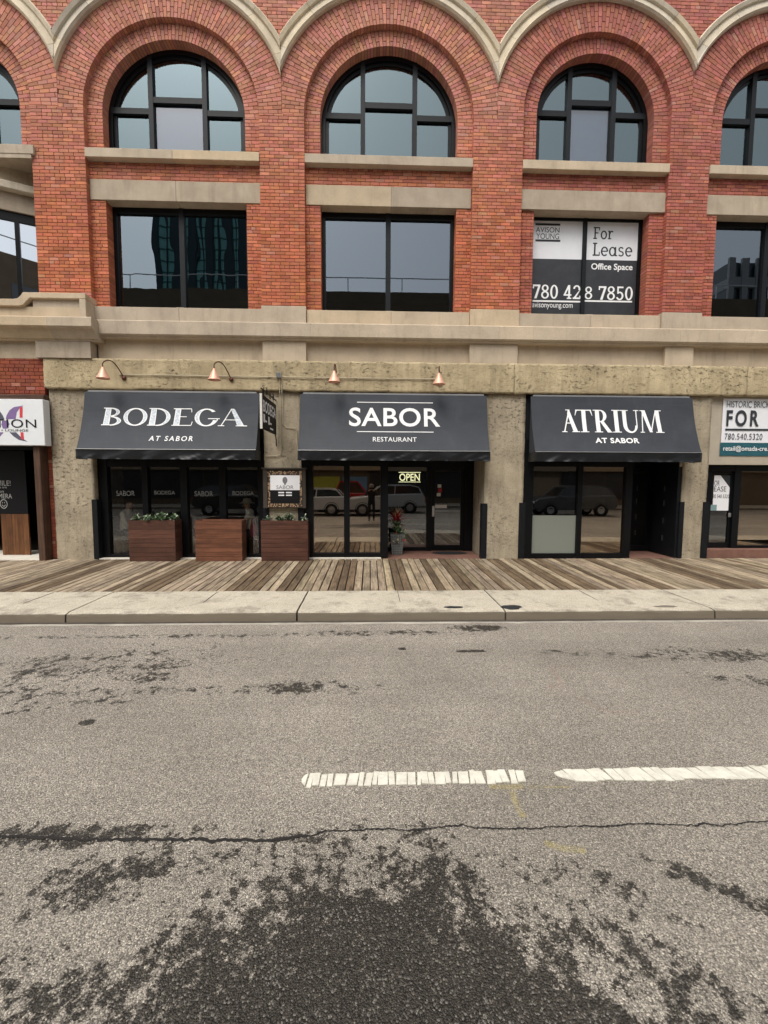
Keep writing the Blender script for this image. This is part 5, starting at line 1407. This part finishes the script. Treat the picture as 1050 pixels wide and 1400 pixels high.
for i, wd in enumerate(('first plant at the left end', 'second plant from the left end', 'third plant from the left end', 'third plant from the right end', 'tall second plant from the right end', 'plant trailing over the right end')): clump(-5.15+i*0.155, -0.12+0.05*((i % 2)*2-1), 0.85, 0.15, 0.13, 0.15+0.07*(i > 2), 120, ['leaf_green', 'leaf_pale', 'leaf_sage'], 'white-edged leafy '+wd+' of the leftmost planter', 'variegated plants in the left planter', 20+i, 0.075)
clump(-2.30, -0.12, 0.85, 0.11, 0.10, 0.20, 80, ['leaf_sage', 'leaf_pale'], 'pale silvery plant in the left corner of the planter under the menu box', 'succulents under the menu box', 40)
clump(-2.02, -0.08, 0.85, 0.14, 0.10, 0.17, 100, ['leaf_green', 'leaf_sage'], 'dark green plant left of centre in the planter under the menu box', 'succulents under the menu box', 41)
clump(-1.82, -0.08, 0.85, 0.15, 0.10, 0.24, 120, ['leaf_sage', 'leaf_green', 'leaf_pale'], 'grey-green rosette plant right of centre in the planter under the menu box', 'succulents under the menu box', 42)
clump(-1.46, -0.12, 0.85, 0.08, 0.09, 0.17, 60, ['leaf_pale', 'leaf_sage'], 'small white-leaved plant in the right corner of the planter under the menu box', 'succulents under the menu box', 43)

# pot with red plant in the entrance recess
pot = empty('plant_pot', 'square grey woven pot standing in the entrance recess', 'pot', loc=(0.66, 0.62, 0.005))
plain('pot_grey', (0.085, 0.09, 0.09), 0.6, var=0.2); plain('pot_line', (0.20, 0.21, 0.20), 0.6)
mb = MB(); mb.add([(0.66+sx_*w_, 0.62+sy_*w_, z) for z, w_ in ((0.006, 0.125), (0.52, 0.165)) for sx_, sy_ in ((-1, -1), (1, -1), (1, 1), (-1, 1))], [(3, 2, 1, 0), (0, 1, 5, 4), (1, 2, 6, 5), (2, 3, 7, 6), (3, 0, 4, 7), (4, 5, 6, 7)]); mb.build('pot_body', 'pot_grey', pot)
mb = MB()
for i in range(8):
    z = 0.05+i*0.06; w_ = 0.126+0.04*(z/0.52)+0.003; mb.box(0.66-w_, 0.66+w_, 0.62-w_, 0.62-w_+0.004, z, z+0.008)
for i in range(6):
    u = -1+2*(i+0.5)/6; mb.add([(0.66+u*0.126-0.004, 0.62-0.1295, 0.01), (0.66+u*0.126+0.004, 0.62-0.1295, 0.01), (0.66+u*0.166+0.004, 0.62-0.1695, 0.52), (0.66+u*0.166-0.004, 0.62-0.1695, 0.52)], [(0, 1, 2, 3)])
mb.build('weave', 'pot_line', pot)
rp = empty('potted_plant', 'spiky red plant with trailing green leaves in the entrance pot', 'plant', loc=(0.66, 0.62, 0.52))
rr = random.Random(77); lf = MB(); st = MB()
for i in range(34):
    a = rr.uniform(0, 2*PI); el = rr.uniform(0.3, 1.35); d = Vector((math.cos(a)*math.cos(el), math.sin(a)*math.cos(el), math.sin(el)))
    leaf(lf, Vector((0.66, 0.60, 0.80)), d, rr.uniform(0.22, 0.36), 0.022, 0)
for i in range(10):
    a = rr.uniform(0, 2*PI); el = rr.uniform(0.8, 1.4); d = Vector((math.cos(a)*math.cos(el), math.sin(a)*math.cos(el), math.sin(el)))
    leaf(lf, Vector((0.66, 0.60, 0.85)), d, rr.uniform(0.3, 0.42), 0.012, 2)
for i in range(150):
    a = rr.uniform(0, 2*PI); q = rr.uniform(0.02, 0.24); z = rr.uniform(0.30, 0.86)
    leaf(lf, Vector((0.68+q*math.cos(a), 0.58+q*math.sin(a)*0.8, z)), Vector((rr.uniform(-1, 1), rr.uniform(-1, .5), rr.uniform(-1.0, 0.3))), rr.uniform(0.05, 0.12), 0.02, 1 if rr.random() < 0.75 else (2 if rr.random() < 0.3 else 0))
for i in range(7):
    a = i*0.9; st.tube([(0.66, 0.60, 0.50), (0.66+0.05*math.cos(a), 0.60+0.05*math.sin(a), 0.7), (0.66+0.10*math.cos(a), 0.6+0.1*math.sin(a), 0.82)], 0.006, 4)
st.build('stem', 'stem_green', rp); lf.build('foliage', ['leaf_red', 'leaf_green', 'leaf_straw'], rp)
mat_ = MB().lathe([(0.0, 0.0), (0.42, 0.0), (0.44, 0.006), (0.0, 0.016)], 32, (0, 0, 0)).build('door_mat', plain('mat_black', (0.012, 0.012, 0.013), 0.95), None)
mat_.location = (1.98, 0.72, 0.006); mat_.scale = (1.0, 0.5, 1.0); tag(mat_, 'dark oval door mat in front of the glass entrance door', 'door mat')

# ================================================================== LEFT SHOP (timber front)
mat_wood('old_timber', (0.115, 0.062, 0.038), (0.055, 0.030, 0.020), 2, 0.6, False, 0.8)
mat_wood('old_timber_h', (0.115, 0.062, 0.038), (0.055, 0.030, 0.020), 0, 0.6, False, 0.8)
mat_wood('plank_door', (0.20, 0.085, 0.032), (0.10, 0.04, 0.016), 2, 0.6, True, 0.7)
tf = empty('timber_shopfront', 'rough dark timber post and beam framing the doorway at the left edge', 'shopfront', loc=(-7.3, -0.1, 0))
MB().box(-7.31, -7.17, -0.16, 0.10, -0.015, 3.35).build('post', 'old_timber', tf, bevel=0.008)
MB().box(-10.4, -7.03, -0.15, 0.12, 3.36, 3.615).build('beam', 'old_timber_h', tf, bevel=0.008)
MB().box(-10.4, -7.32, 0.12, 0.3, 2.45, 3.355).build('header_panel', 'black_metal', tf)
MB().box(-10.4, -7.18, -0.11, 1.2, -0.06, 0.012).build('threshold', 'white_sill', tf)
ld = empty('notice_board', 'black chalk notice with smiley face over brown boards in the left doorway', 'notice board', loc=(-8.4, 0.55, 0))
for i in range(5):
    x = -8.62+i*0.125
    o = MB().box(x, x+0.122, 0.50, 0.54, 0.015, 0.98).build('board', 'plank_door', ld); q = random.uniform(0.8, 1.15); o.color = (q, q, q, 1)
MB().box(-9.5, -8.0, 0.505, 0.54, 0.985, 2.45).build('panel', 'sign_black', ld)
plain('chalk', (0.42, 0.42, 0.40), 0.9)
def c2(px, py): v_ = on_y(px, py, 0.50); return v_.x, v_.z
for txt, a, b, c_, d in (('SMILE!', -8, 657, 14, 664), ('you are', -6, 665.5, 9, 668.5), ('on', -2, 671, 5, 673.5), ('CAMERA', -12, 675, 16, 681.5)):
    (ax, az), (bx_, bz) = c2(a, d), c2(c_, b); text_mesh(txt, ax, bx_, az, bz, flat(0.503), 'lettering', 'chalk', ld, 0.001)
(fx, fz) = c2(5, 689); g = Glyphs(); g.ring(0, 0, 1, 1, 0.16, 0.16, 0, 2*PI, 24); g.ring(0, 0, 0.55, 0.55, 0.14, 0.14, PI*1.1, PI*1.9, 10, 0, 1); g.rect(-0.35, -0.2, 0.15, 0.4, 0, 1); g.rect(0.2, 0.35, 0.15, 0.4, 0, 1)
glyph_mesh(g, fx-0.085, fx+0.085, fz-0.11, fz+0.11, flat(0.503), 'smiley', 'chalk', ld, 0.001)
door(-8.0, -7.40, 0.95, 0.013, 2.45, 'glass_door', bar=False)
sb = MB().box(-7.435, -7.345, -0.02, 0.05, 1.90, 2.03).build('alarm_box', 'white_card', None, bevel=0.01); sb.location = (0, 0.1, 0); tag(sb, 'small white alarm keypad fixed beside the left timber post', 'keypad')

# ================================================================== PEOPLE
plain('skin', (0.42, 0.25, 0.17), 0.6, var=0.06); plain('hair_grey', (0.20, 0.17, 0.14), 0.8); plain('hat_tan', (0.30, 0.27, 0.20), 0.9)
plain('shirt_pale', (0.62, 0.61, 0.56), 0.85, var=0.25, scale=30); plain('shirt_cream', (0.75, 0.73, 0.66), 0.85, var=0.1); plain('denim', (0.04, 0.06, 0.10), 0.85); plain('cloth_black', (0.012, 0.012, 0.014), 0.85); plain('bag_red', (0.40, 0.05, 0.08), 0.7)
def person(label, J, mats, loc, face, hair, group=None):
    """J: joint -> (x,y,z,radius); one skinned body, coloured by region"""
    o = empty('person', label, 'person', group, loc)
    E_ = [('pelvis', 'waist'), ('waist', 'chest'), ('chest', 'neck'), ('neck', 'head'), ('head', 'crown')]
    for s in 'LR':
        E_ += [('chest', 'sh'+s), ('sh'+s, 'el'+s), ('el'+s, 'wr'+s), ('wr'+s, 'hand'+s), ('pelvis', 'hip'+s), ('hip'+s, 'kn'+s), ('kn'+s, 'an'+s), ('an'+s, 'toe'+s)]
    names = list(J); me_ = bpy.data.meshes.new('body')
    me_.from_pydata([J[n][:3] for n in names], [(names.index(a), names.index(b)) for a, b in E_], [])
    b = bpy.data.objects.new('body_tmp', me_); COL.objects.link(b)
    sk = b.modifiers.new('skin', 'SKIN'); ss = b.modifiers.new('ss', 'SUBSURF'); ss.levels = 2; ss.render_levels = 2
    for i, n in enumerate(names):
        sv = me_.skin_vertices[0].data[i]; r_ = J[n][3]; sv.radius = (r_, r_) if not isinstance(r_, tuple) else r_; sv.use_root = n == 'pelvis'
    dg = bpy.context.evaluated_depsgraph_get(); dg.update()
    nm = bpy.data.meshes.new_from_object(b.evaluated_get(dg)); bpy.data.objects.remove(b)
    for mm in mats: nm.materials.append(M[mm])         # skin, top, trousers, shoes
    segs = [((Vector(J[a][:3]), Vector(J[b_][:3])), (0 if a in ('neck', 'head') or b_.startswith('hand') else 2 if (a.startswith(('hip', 'kn')) or b_.startswith('hip')) else 3 if a.startswith('an') else 1)) for a, b_ in E_]
    for p in nm.polygons:
        best = (9e9, 0)
        for (A_, B2), mi in segs:
            d = B2-A_; t = max(0, min(1, (p.center-A_).dot(d)/max(1e-9, d.length_squared))); q = (p.center-(A_+d*t)).length
            if q < best[0]: best = (q, mi)
        p.material_index = best[1]; p.use_smooth = True
    link('body', nm, o).matrix_parent_inverse = Matrix()
    hx, hy, hz, hr = J['head'][:3]+(J['head'][3] if not isinstance(J['head'][3], tuple) else J['head'][3][0],)
    f2 = Vector((math.cos(face), math.sin(face), 0)); s2 = Vector((-f2.y, f2.x, 0)); hc_ = Vector((hx, hy, hz))
    hd = MB(); prof = []
    if hair:
        hd.lathe([(0.0, 0.125), (0.06, 0.118), (0.095, 0.085), (0.108, 0.03), (0.10, -0.03)] if hair != 'hat_tan' else [(0.0, 0.15), (0.08, 0.14), (0.105, 0.08), (0.115, 0.045), (0.19, 0.035), (0.19, 0.03), (0.10, 0.03)], 16, hc_-f2*0.012+Vector((0, 0, 0.02)))
        h_ = hd.build('hair' if hair != 'hat_tan' else 'hat', hair, o, smooth=True); h_.matrix_parent_inverse = Matrix()
    fc = MB(); fc.tube([hc_+f2*(hr*0.9)+Vector((0, 0, 0.01)), hc_+f2*(hr+0.028)-Vector((0, 0, 0.02)), hc_+f2*(hr*0.9)-Vector((0, 0, 0.035))], [0.008, 0.013, 0.008], 6)
    for s in (-1, 1): fc.lathe([(0, 0.03), (0.018, 0.015), (0.018, -0.015), (0, -0.03)], 8, hc_+s2*s*(hr*0.98))
    h_ = fc.build('nose_and_ears', 'skin', o, smooth=True); h_.matrix_parent_inverse = Matrix()
    ey = MB()
    for s in (-1, 1): ey.lathe([(0, 0.009), (0.009, 0.0), (0, -0.009)], 8, hc_+f2*(hr*0.93)+s2*s*0.033+Vector((0, 0, 0.015)))
    h_ = ey.build('eyes', 'cloth_black', o, smooth=True); h_.matrix_parent_inverse = Matrix()
    mt = MB().box(-0.004, 0.004, -0.022, 0.022, -0.004, 0.004).mesh('mouth', 'bag_red'); mo_ = link('mouth', mt, o); mo_.matrix_parent_inverse = Matrix(); mo_.location = hc_+f2*(hr*0.95)-Vector((0, 0, 0.055)); mo_.rotation_euler = (0, 0, face)
    fg = MB()                                          # five fingers on each hand
    for s in 'LR':
        h = Vector(J['hand'+s][:3]); w_ = Vector(J['wr'+s][:3]); d = (h-w_).normalized(); sd_ = d.cross(Vector((0, 0, 1)));
        if sd_.length < .1: sd_ = Vector((1, 0, 0))
        sd_.normalize(); dn = sd_.cross(d)
        for k_ in range(4):
            b0 = h+sd_*(k_-1.5)*0.019; ln = (0.062, 0.07, 0.066, 0.052)[k_]
            fg.tube([b0-d*0.01, b0+d*ln*0.5-Vector((0, 0, 0.006)), b0+d*ln-Vector((0, 0, 0.024))], [0.009, 0.008, 0.006], 6)
        th = h-d*0.03+sd_*(0.03 if s == 'L' else -0.03); fg.tube([th, th+d*0.03+sd_*(0.02 if s == 'L' else -0.02), th+d*0.055+sd_*(0.018 if s == 'L' else -0.018)], [0.010, 0.009, 0.007], 6)
    h_ = fg.build('fingers', 'skin', o, smooth=True); h_.matrix_parent_inverse = Matrix()
    return o
def seated(dirx):
    d = dirx
    return dict(pelvis=(0, 0, 0.52, .14), waist=(-0.02*d, 0, 0.70, .135), chest=(0.02*d, 0, 0.93, .14), neck=(0.06*d, 0, 1.10, .055), head=(0.09*d, 0, 1.20, .085), crown=(0.09*d, 0, 1.27, .07),
        shL=(0.0, 0.17, 1.0, .07), elL=(0.10*d, 0.22, 0.76, .05), wrL=(0.34*d, 0.16, 0.78, .035), handL=(0.42*d, 0.13, 0.79, .032),
        shR=(0.0, -0.17, 1.0, .07), elR=(0.10*d, -0.22, 0.76, .05), wrR=(0.33*d, -0.16, 0.78, .035), handR=(0.41*d, -0.13, 0.79, .032),
        hipL=(0.05*d, 0.10, 0.51, .09), knL=(0.46*d, 0.12, 0.52, .065), anL=(0.46*d, 0.12, 0.08, .045), toeL=(0.60*d, 0.12, 0.04, .035),
        hipR=(0.05*d, -0.10, 0.51, .09), knR=(0.46*d, -0.12, 0.52, .065), anR=(0.46*d, -0.12, 0.08, .045), toeR=(0.60*d, -0.12, 0.04, .035))
person('person in a pale patterned shirt seated behind the left shop window', seated(1), ['skin', 'shirt_pale', 'denim', 'cloth_black'], (-5.74, 0.50, 0.0), 0, None)
person('person in a tan hat and cream top seated behind the last left window', seated(-1), ['skin', 'shirt_cream', 'denim', 'cloth_black'], (-2.83, 0.50, 0.0), PI, 'hat_tan')
bag = MB().lathe([(0.0, -0.13), (0.07, -0.12), (0.09, -0.03), (0.085, 0.05), (0.06, 0.11), (0.0, 0.12)], 14, (0, 0, 0)).build('handbag', 'bag_red', None, smooth=True)
hdl = MB().tube([(-0.05, 0, 0.10), (-0.04, 0, 0.19), (0.0, 0, 0.22), (0.04, 0, 0.19), (0.05, 0, 0.10)], 0.008, 6).build('strap', 'bag_red', bag); hdl.matrix_parent_inverse = Matrix()
bag.location = (-2.72, 0.33, 0.62); bag.scale = (1, 0.6, 1.35); tag(bag, 'red bag beside the seated person in the cream top', 'bag')
# chairs and tables of the restaurant
mat_wood('chair_wood', (0.06, 0.035, 0.02), (0.03, 0.018, 0.012), 2, 0.8)
def chair(x, y, d, label):
    c_ = empty('chair', label, 'chair', 'restaurant chairs behind the glass', (x, y, 0))
    MB().box(x-0.2, x+0.2, y-0.2, y+0.2, 0.40, 0.44).build('seat', 'chair_wood', c_, bevel=0.01)
    MB().box(x-0.2*d-0.015, x-0.2*d+0.015, y-0.19, y+0.19, 0.60, 0.92).build('backrest', 'chair_wood', c_, bevel=0.006)
    for sx_ in (-1, 1):
        for sy_ in (-1, 1):
            MB().box(x+sx_*0.17-0.015, x+sx_*0.17+0.015, y+sy_*0.17-0.015, y+sy_*0.17+0.015, 0.0-0.01, 0.40 if sx_ != -d else 0.60).build('leg', 'chair_wood', c_)
def table(x, y, label):
    t = empty('table', label, 'table', 'restaurant tables behind the glass', (x, y, 0))
    MB().box(x-0.35, x+0.35, y-0.35, y+0.35, 0.71, 0.75).build('table_top', 'chair_wood', t, bevel=0.008)
    MB().tube([(x, y, 0.03), (x, y, 0.71)], 0.035, 10).build('pedestal', 'black_metal', t)
    MB().lathe([(0.0, 0.03), (0.20, 0.02), (0.24, -0.01), (0.0, -0.01)], 16, (x, y, 0)).build('base', 'black_metal', t)
chair(-5.76, 0.50, 1, 'wooden chair under the person in the patterned shirt'); table(-4.95, 0.62, 'square wooden table in front of the person in the patterned shirt')
chair(-2.81, 0.50, -1, 'wooden chair under the person in the tan hat'); table(-3.62, 0.62, 'square wooden table in front of the person in the tan hat')

# ================================================================== ACROSS THE STREET (seen in the glass)
plain('tyre', (0.012, 0.012, 0.012), 0.9); plain('rim', (0.35, 0.35, 0.36), 0.35, 0.8); plain('car_glass', (0.01, 0.012, 0.014), 0.08, spec=0.8); plain('tail_red', (0.4, 0.01, 0.01), 0.3); plain('head_white', (0.7, 0.7, 0.7), 0.2)
for nm, c_ in (('paint_silver', (0.42, 0.44, 0.45)), ('paint_black', (0.010, 0.011, 0.013)), ('paint_red', (0.40, 0.008, 0.012)), ('paint_grey', (0.06, 0.065, 0.07)), ('paint_pearl', (0.50, 0.52, 0.53))): plain(nm, c_, 0.22, var=0.03, spec=0.6)
def car(x, y, label, paint, L=4.6, Hh=1.66, kind='suv', d=1):
    """body along x, nose towards -x when d=1"""
    c_ = empty('parked_car', label, 'car', 'vehicles parked across the street', (x, y, GZ))
    W2 = 0.90; zb = GZ
    def X(u): return x+d*(u-0.5)*L
    if kind == 'pickup':
        low = [(0.0, 0.45), (0.01, 0.85), (0.06, 0.98), (0.26, 1.08), (0.33, 1.12), (1.0, 1.10), (1.0, 0.50), (0.96, 0.42), (0.05, 0.38)]
        green = [(0.30, 1.10), (0.40, 1.78), (0.42, 1.84), (0.60, 1.84), (0.66, 1.11)]
    elif kind == 'hatch':
        low = [(0.0, 0.42), (0.01, 0.66), (0.06, 0.80), (0.26, 0.95), (0.34, 0.98), (0.95, 1.02), (0.99, 0.9), (1.0, 0.5), (0.96, 0.36), (0.05, 0.32)]
        green = [(0.29, 0.96), (0.42, 1.40), (0.46, 1.47), (0.78, 1.46), (0.86, 1.40), (0.95, 1.01)]
    else:
        low = [(0.0, 0.50), (0.005, 0.78), (0.05, 0.93), (0.22, 1.02), (0.30, 1.06), (0.96, 1.12), (0.99, 0.95), (1.0, 0.55), (0.96, 0.42), (0.05, 0.36)]
        green = [(0.26, 1.04), (0.38, 1.56), (0.43, 1.65), (0.82, 1.65), (0.91, 1.55), (0.965, 1.11)]
    mb = MB(); n = len(low)
    rings = []
    for yy, s in ((-W2, 0.0), (-W2+0.06, 0.05), (W2-0.06, 0.05), (W2, 0.0)):
        rings.append([(X(u), y+yy, zb+h+(s if h > 0.6 else -s*0.4)) for u, h in low])
    vs = [p for r_ in rings for p in r_]; fs = []
    for a in range(3):
        for i in range(n): fs.append((a*n+i, a*n+(i+1) % n, (a+1)*n+(i+1) % n, (a+1)*n+i))
    fs += [tuple(range(n)), tuple(reversed(range(3*n, 4*n)))]
    mb.add(vs, fs)
    # wheel arch shadows are the dark tyres themselves; roof skin
    me_ = mb.mesh('body', paint); bm_ = bmesh.new(); bm_.from_mesh(me_); bmesh.ops.recalc_face_normals(bm_, faces=bm_.faces[:]); bmesh.ops.bevel(bm_, geom=bm_.edges[:], offset=0.02, segments=2, affect='EDGES', clamp_overlap=True); bm_.to_mesh(me_); bm_.free()
    link('body', me_, c_)
    gm = MB(); n = len(green); zt = max(h for _, h in green)
    def gy(h): return W2-0.05-0.16*(h-green[0][1])/(zt-green[0][1])
    vs = [(X(u), y-gy(h), zb+h) for u, h in green]+[(X(u), y+gy(h), zb+h) for u, h in green]
    fs = [tuple(range(n)), tuple(reversed(range(n, 2*n)))]+[(i, n+i, n+(i+1) % n, (i+1) % n) for i in range(n)]
    gm.add(vs, fs); me_ = gm.mesh('cabin_glass', 'car_glass'); bm_ = bmesh.new(); bm_.from_mesh(me_); bmesh.ops.recalc_face_normals(bm_, faces=bm_.faces[:]); bm_.to_mesh(me_); bm_.free(); link('cabin_glass', me_, c_)
    tops = [p for p in green if p[1] > zt-0.12]
    rf = MB(); rf.add([(X(u), y+s*(gy(h)+0.012), zb+h+0.03-(0.02 if h < zt-0.02 else 0)) for s in (-1, 1) for u, h in tops]+[(X(u), y+s*(gy(h)+0.012), zb+h-0.05) for s in (-1, 1) for u, h in tops],
        [(i, i+1, len(tops)+i+1, len(tops)+i) for i in range(len(tops)-1)]+[(i, 2*len(tops)+i, 2*len(tops)+i+1, i+1) for i in range(len(tops)-1)]+[(len(tops)+i, len(tops)+i+1, 3*len(tops)+i+1, 3*len(tops)+i) for i in range(len(tops)-1)])
    rf.build('roof', paint, c_)
    for a, b in zip(green[:-1], green[1:]):
        if a[1] > zt-0.12 and b[1] > zt-0.12: continue
        for s in (-1, 1): MB().tube([(X(a[0]), y+s*(gy(a[1])+0.004), zb+a[1]), (X(b[0]), y+s*(gy(b[1])+0.004), zb+b[1])], 0.035, 6).build('pillar', paint, c_)
    for u in ((0.60,) if kind != 'pickup' else (0.5,)):
        for s in (-1, 1): MB().tube([(X(u), y+s*(gy(green[0][1])+0.004), zb+green[0][1]), (X(u+0.01), y+s*(gy(zt)+0.004), zb+zt)], 0.03, 6).build('pillar', paint, c_)
    for u in (0.19, 0.80):
        for s in (-1, 1):
            yc = y+s*(W2-0.10)
            wt = MB().lathe([(0.20, -0.11), (0.31, -0.115), (0.345, -0.09), (0.345, 0.09), (0.31, 0.115), (0.20, 0.11)], 24, (X(u), yc, zb+0.345), 'y').build('wheel', 'tyre', c_, smooth=True)
            MB().lathe([(0.0, -0.09), (0.21, -0.105), (0.215, 0.105), (0.0, 0.09)], 18, (X(u), yc, zb+0.345), 'y').build('rim', 'rim', wt)
            MB().lathe([(0.345, s*(0.09)), (0.40, s*(0.112)), (0.40, s*0.08), (0.30, s*0.02)], 24, (X(u), yc, zb+0.36), 'y').build('wheel_arch', 'tyre', c_)
    for s in (-1, 1):
        a, b = sorted((X(-0.003), X(0.05))); MB().box(a, b, y+s*0.62-0.17, y+s*0.62+0.17, zb+0.70, zb+0.82).build('headlight', 'head_white', c_, bevel=0.02)
        a, b = sorted((X(0.965), X(1.003))); MB().box(a, b, y+s*0.72-0.12, y+s*0.72+0.12, zb+0.80, zb+1.0).build('tail_light', 'tail_red', c_, bevel=0.02)
        MB().box(X(0.30)-0.08, X(0.30)+0.08, y+s*(W2+0.08)-0.06, y+s*(W2+0.08)+0.06, zb+1.02, zb+1.15).build('mirror', paint, c_, bevel=0.02)
    return c_
def rx(px, y, gy_=0.09):            # x of a thing at depth y seen mirrored in glass at gy_
    path = (gy_-CAM.y)+(gy_-y); d = ray(px, 690); return CAM.x+d.x/d.y*path
car(rx(530, -14.2), -14.2, 'silver estate car reflected in the entrance glass, behind the photographer', 'paint_silver', 4.5)
car(rx(424, -14.3), -14.3, 'pale silver hatchback reflected in the glass left of the entrance', 'paint_pearl', 4.2, kind='hatch')
car(rx(478, -17.2), -17.2, 'red pickup truck reflected above the roofs of the silver cars', 'paint_red', 5.4, kind='pickup', d=-1)
car(rx(325, -14.3), -14.3, 'black car reflected in the left shop windows behind the planters', 'paint_black', 4.5, d=-1)
car(rx(778, -14.3), -14.3, 'dark grey car reflected in the windows under the ATRIUM awning', 'paint_grey', 4.6)
# opposite pavement, buildings, towers
MB().box(-120, 120, -24.5, -18.5, -0.62, -0.04).build('opposite_pavement', 'pavement_concrete')['kind'] = 'structure'
plain('opp_brown', (0.13, 0.10, 0.066), 0.85, var=0.2, scale=1.0, bump=0.2, bscale=20); plain('opp_tan', (0.26, 0.20, 0.13), 0.8); plain('opp_lime', (0.36, 0.36, 0.05), 0.7); plain('opp_blue', (0.12, 0.22, 0.34), 0.6); plain('opp_dark', (0.02, 0.02, 0.022), 0.5); plain('opp_window', (0.03, 0.04, 0.05), 0.1, spec=0.8)
opp = empty('opposite_building', 'brown building across the street reflected low in the upstairs windows', 'building', loc=(0, -22, -0.04))
MB().box(-26, 34, -34, -22, -0.05, 15.3).build('wall', 'opp_brown', opp)
MB().box(-26, 34, -22.6, -21.6, 2.45, 4.3).build('fascia', 'opp_tan', opp)
for a, b, mt in ((-12, -5.4, 'opp_dark'), (-5.2, -2.2, 'opp_lime'), (-2.0, -0.2, 'opp_blue'), (0.0, 3.4, 'opp_dark'), (3.6, 9, 'opp_dark'), (9.2, 14, 'opp_tan'), (-20, -12.2, 'opp_dark'), (14.2, 22, 'opp_dark')):
    MB().box(a, b, -22.1, -21.94, 0.4, 2.0 if mt != 'opp_dark' else 2.4).build('shop_panel', mt, opp)
for fl_ in range(3):
    for i in range(14):
        xw = -24+i*4.1; MB().box(xw, xw+2.2, -22.05, -21.96, 5.4+fl_*3.1, 7.4+fl_*3.1).build('window', 'opp_window', opp)
for i in range(16): MB().tube([(-25+i*3.9, -22.1, 15.25), (-25+i*3.9, -22.1, 16.3)], 0.04, 5).build('railing_post', 'steel', opp)
MB().tube([(-25.5, -22.1, 16.3), (33.5, -22.1, 16.3)], 0.04, 5).build('railing', 'steel', opp)
k = NT('tower_glass'); k.set((0.24, 0.60, 0.60), 0.4, spec=0.5); plain('tower_dark', (0.012, 0.035, 0.045), 0.5); plain('tower_line', (0.05, 0.17, 0.18), 0.5)
tw = empty('glass_tower', 'teal glass tower reflected in the second-floor window on the left', 'building', loc=(-42, -70, 0))
def tx(px, y, gy_=0.4): path = (gy_-CAM.y)+(gy_-y); d = ray(px, 350); return CAM.x+d.x/d.y*path
xa, xb = tx(214, -60), tx(345, -60)
MB().box(xa, xb, -84, -60, -0.6, 43).build('glazing', 'tower_glass', tw)
for i in range(25): MB().box(xa-0.05, xb+0.05, -60.0+0.001, -59.85, 3+i*1.6, 3.14+i*1.6).build('floor_line', 'tower_line', tw)
for i in range(22):
    xq = xa+(xb-xa)*(i+0.5)/22; MB().box(xq-(0.08 if i % 4 else 0.55), xq+(0.08 if i % 4 else 0.55), -59.998, -59.72+0.05*(i % 4 == 0), 0, 43).build('fin', 'tower_dark', tw)
MB().box(xa-0.2, xb+0.2, -84.2, -59.7, 43, 44).build('roof', 'tower_dark', tw)
plain('tower_concrete', (0.30, 0.31, 0.32), 0.8); 
t2 = empty('banded_tower', 'grey office tower with dark window bands reflected at the far right', 'building', loc=(60, -70, 0))
xa, xb = tx(998, -60), tx(1150, -60); zt_ = 36.5
MB().box(xa, xb, -80, -60, -0.6, zt_).build('core', 'opp_window', t2)
for i in range(int(zt_/3.4)): MB().box(xa-0.1, xb+0.1, -80.1, -59.5, 2+i*3.4, 3.5+i*3.4).build('floor_band', 'tower_concrete', t2)
for i in range(9): MB().box(xa+(xb-xa)*i/8-0.5, xa+(xb-xa)*i/8+0.5, -59.8, -59.4, -0.5, zt_+0.5).build('column', 'tower_concrete', t2)
# photographer, reflected in the glass
Jp = dict(pelvis=(0, 0, 0.93, .135), waist=(0, 0, 1.10, .13), chest=(0, 0, 1.32, .15), neck=(0, 0.01, 1.50, .055), head=(0, 0.03, 1.62, .088), crown=(0, 0.03, 1.70, .07),
    shL=(-0.19, 0, 1.43, .07), elL=(-0.27, 0.12, 1.22, .05), wrL=(-0.12, 0.27, 1.44, .034), handL=(-0.07, 0.31, 1.50, .03), shR=(0.19, 0, 1.43, .07), elR=(0.27, 0.12, 1.22, .05), wrR=(0.12, 0.27, 1.44, .034), handR=(0.07, 0.31, 1.50, .03),
    hipL=(-0.10, 0, 0.90, .095), knL=(-0.11, 0.01, 0.50, .065), anL=(-0.11, -0.02, 0.09, .045), toeL=(-0.12, 0.13, 0.04, .035), hipR=(0.10, 0, 0.90, .095), knR=(0.11, 0.01, 0.50, .065), anR=(0.11, -0.02, 0.09, .045), toeR=(0.12, 0.13, 0.04, .035))
person('person in dark clothes photographing, seen only as a reflection in the entrance glass', Jp, ['skin', 'cloth_black', 'cloth_black', 'cloth_black'], (0.08, -10.52, GZ+0.005), PI/2, 'hair_grey')
ph = MB().box(-0.075, 0.075, -0.005, 0.005, -0.037, 0.037).build('phone', 'sign_black', None, bevel=0.003)
ln_ = MB().lathe([(0.0, 0.008), (0.008, 0.008), (0.01, 0.0)], 10, (0.05, 0, 0.01), 'y').build('lens', 'car_glass', ph); ln_.matrix_parent_inverse = Matrix()
ph.location = (0.08, -10.165, 1.40); tag(ph, 'dark phone held up by the reflected photographer', 'phone')
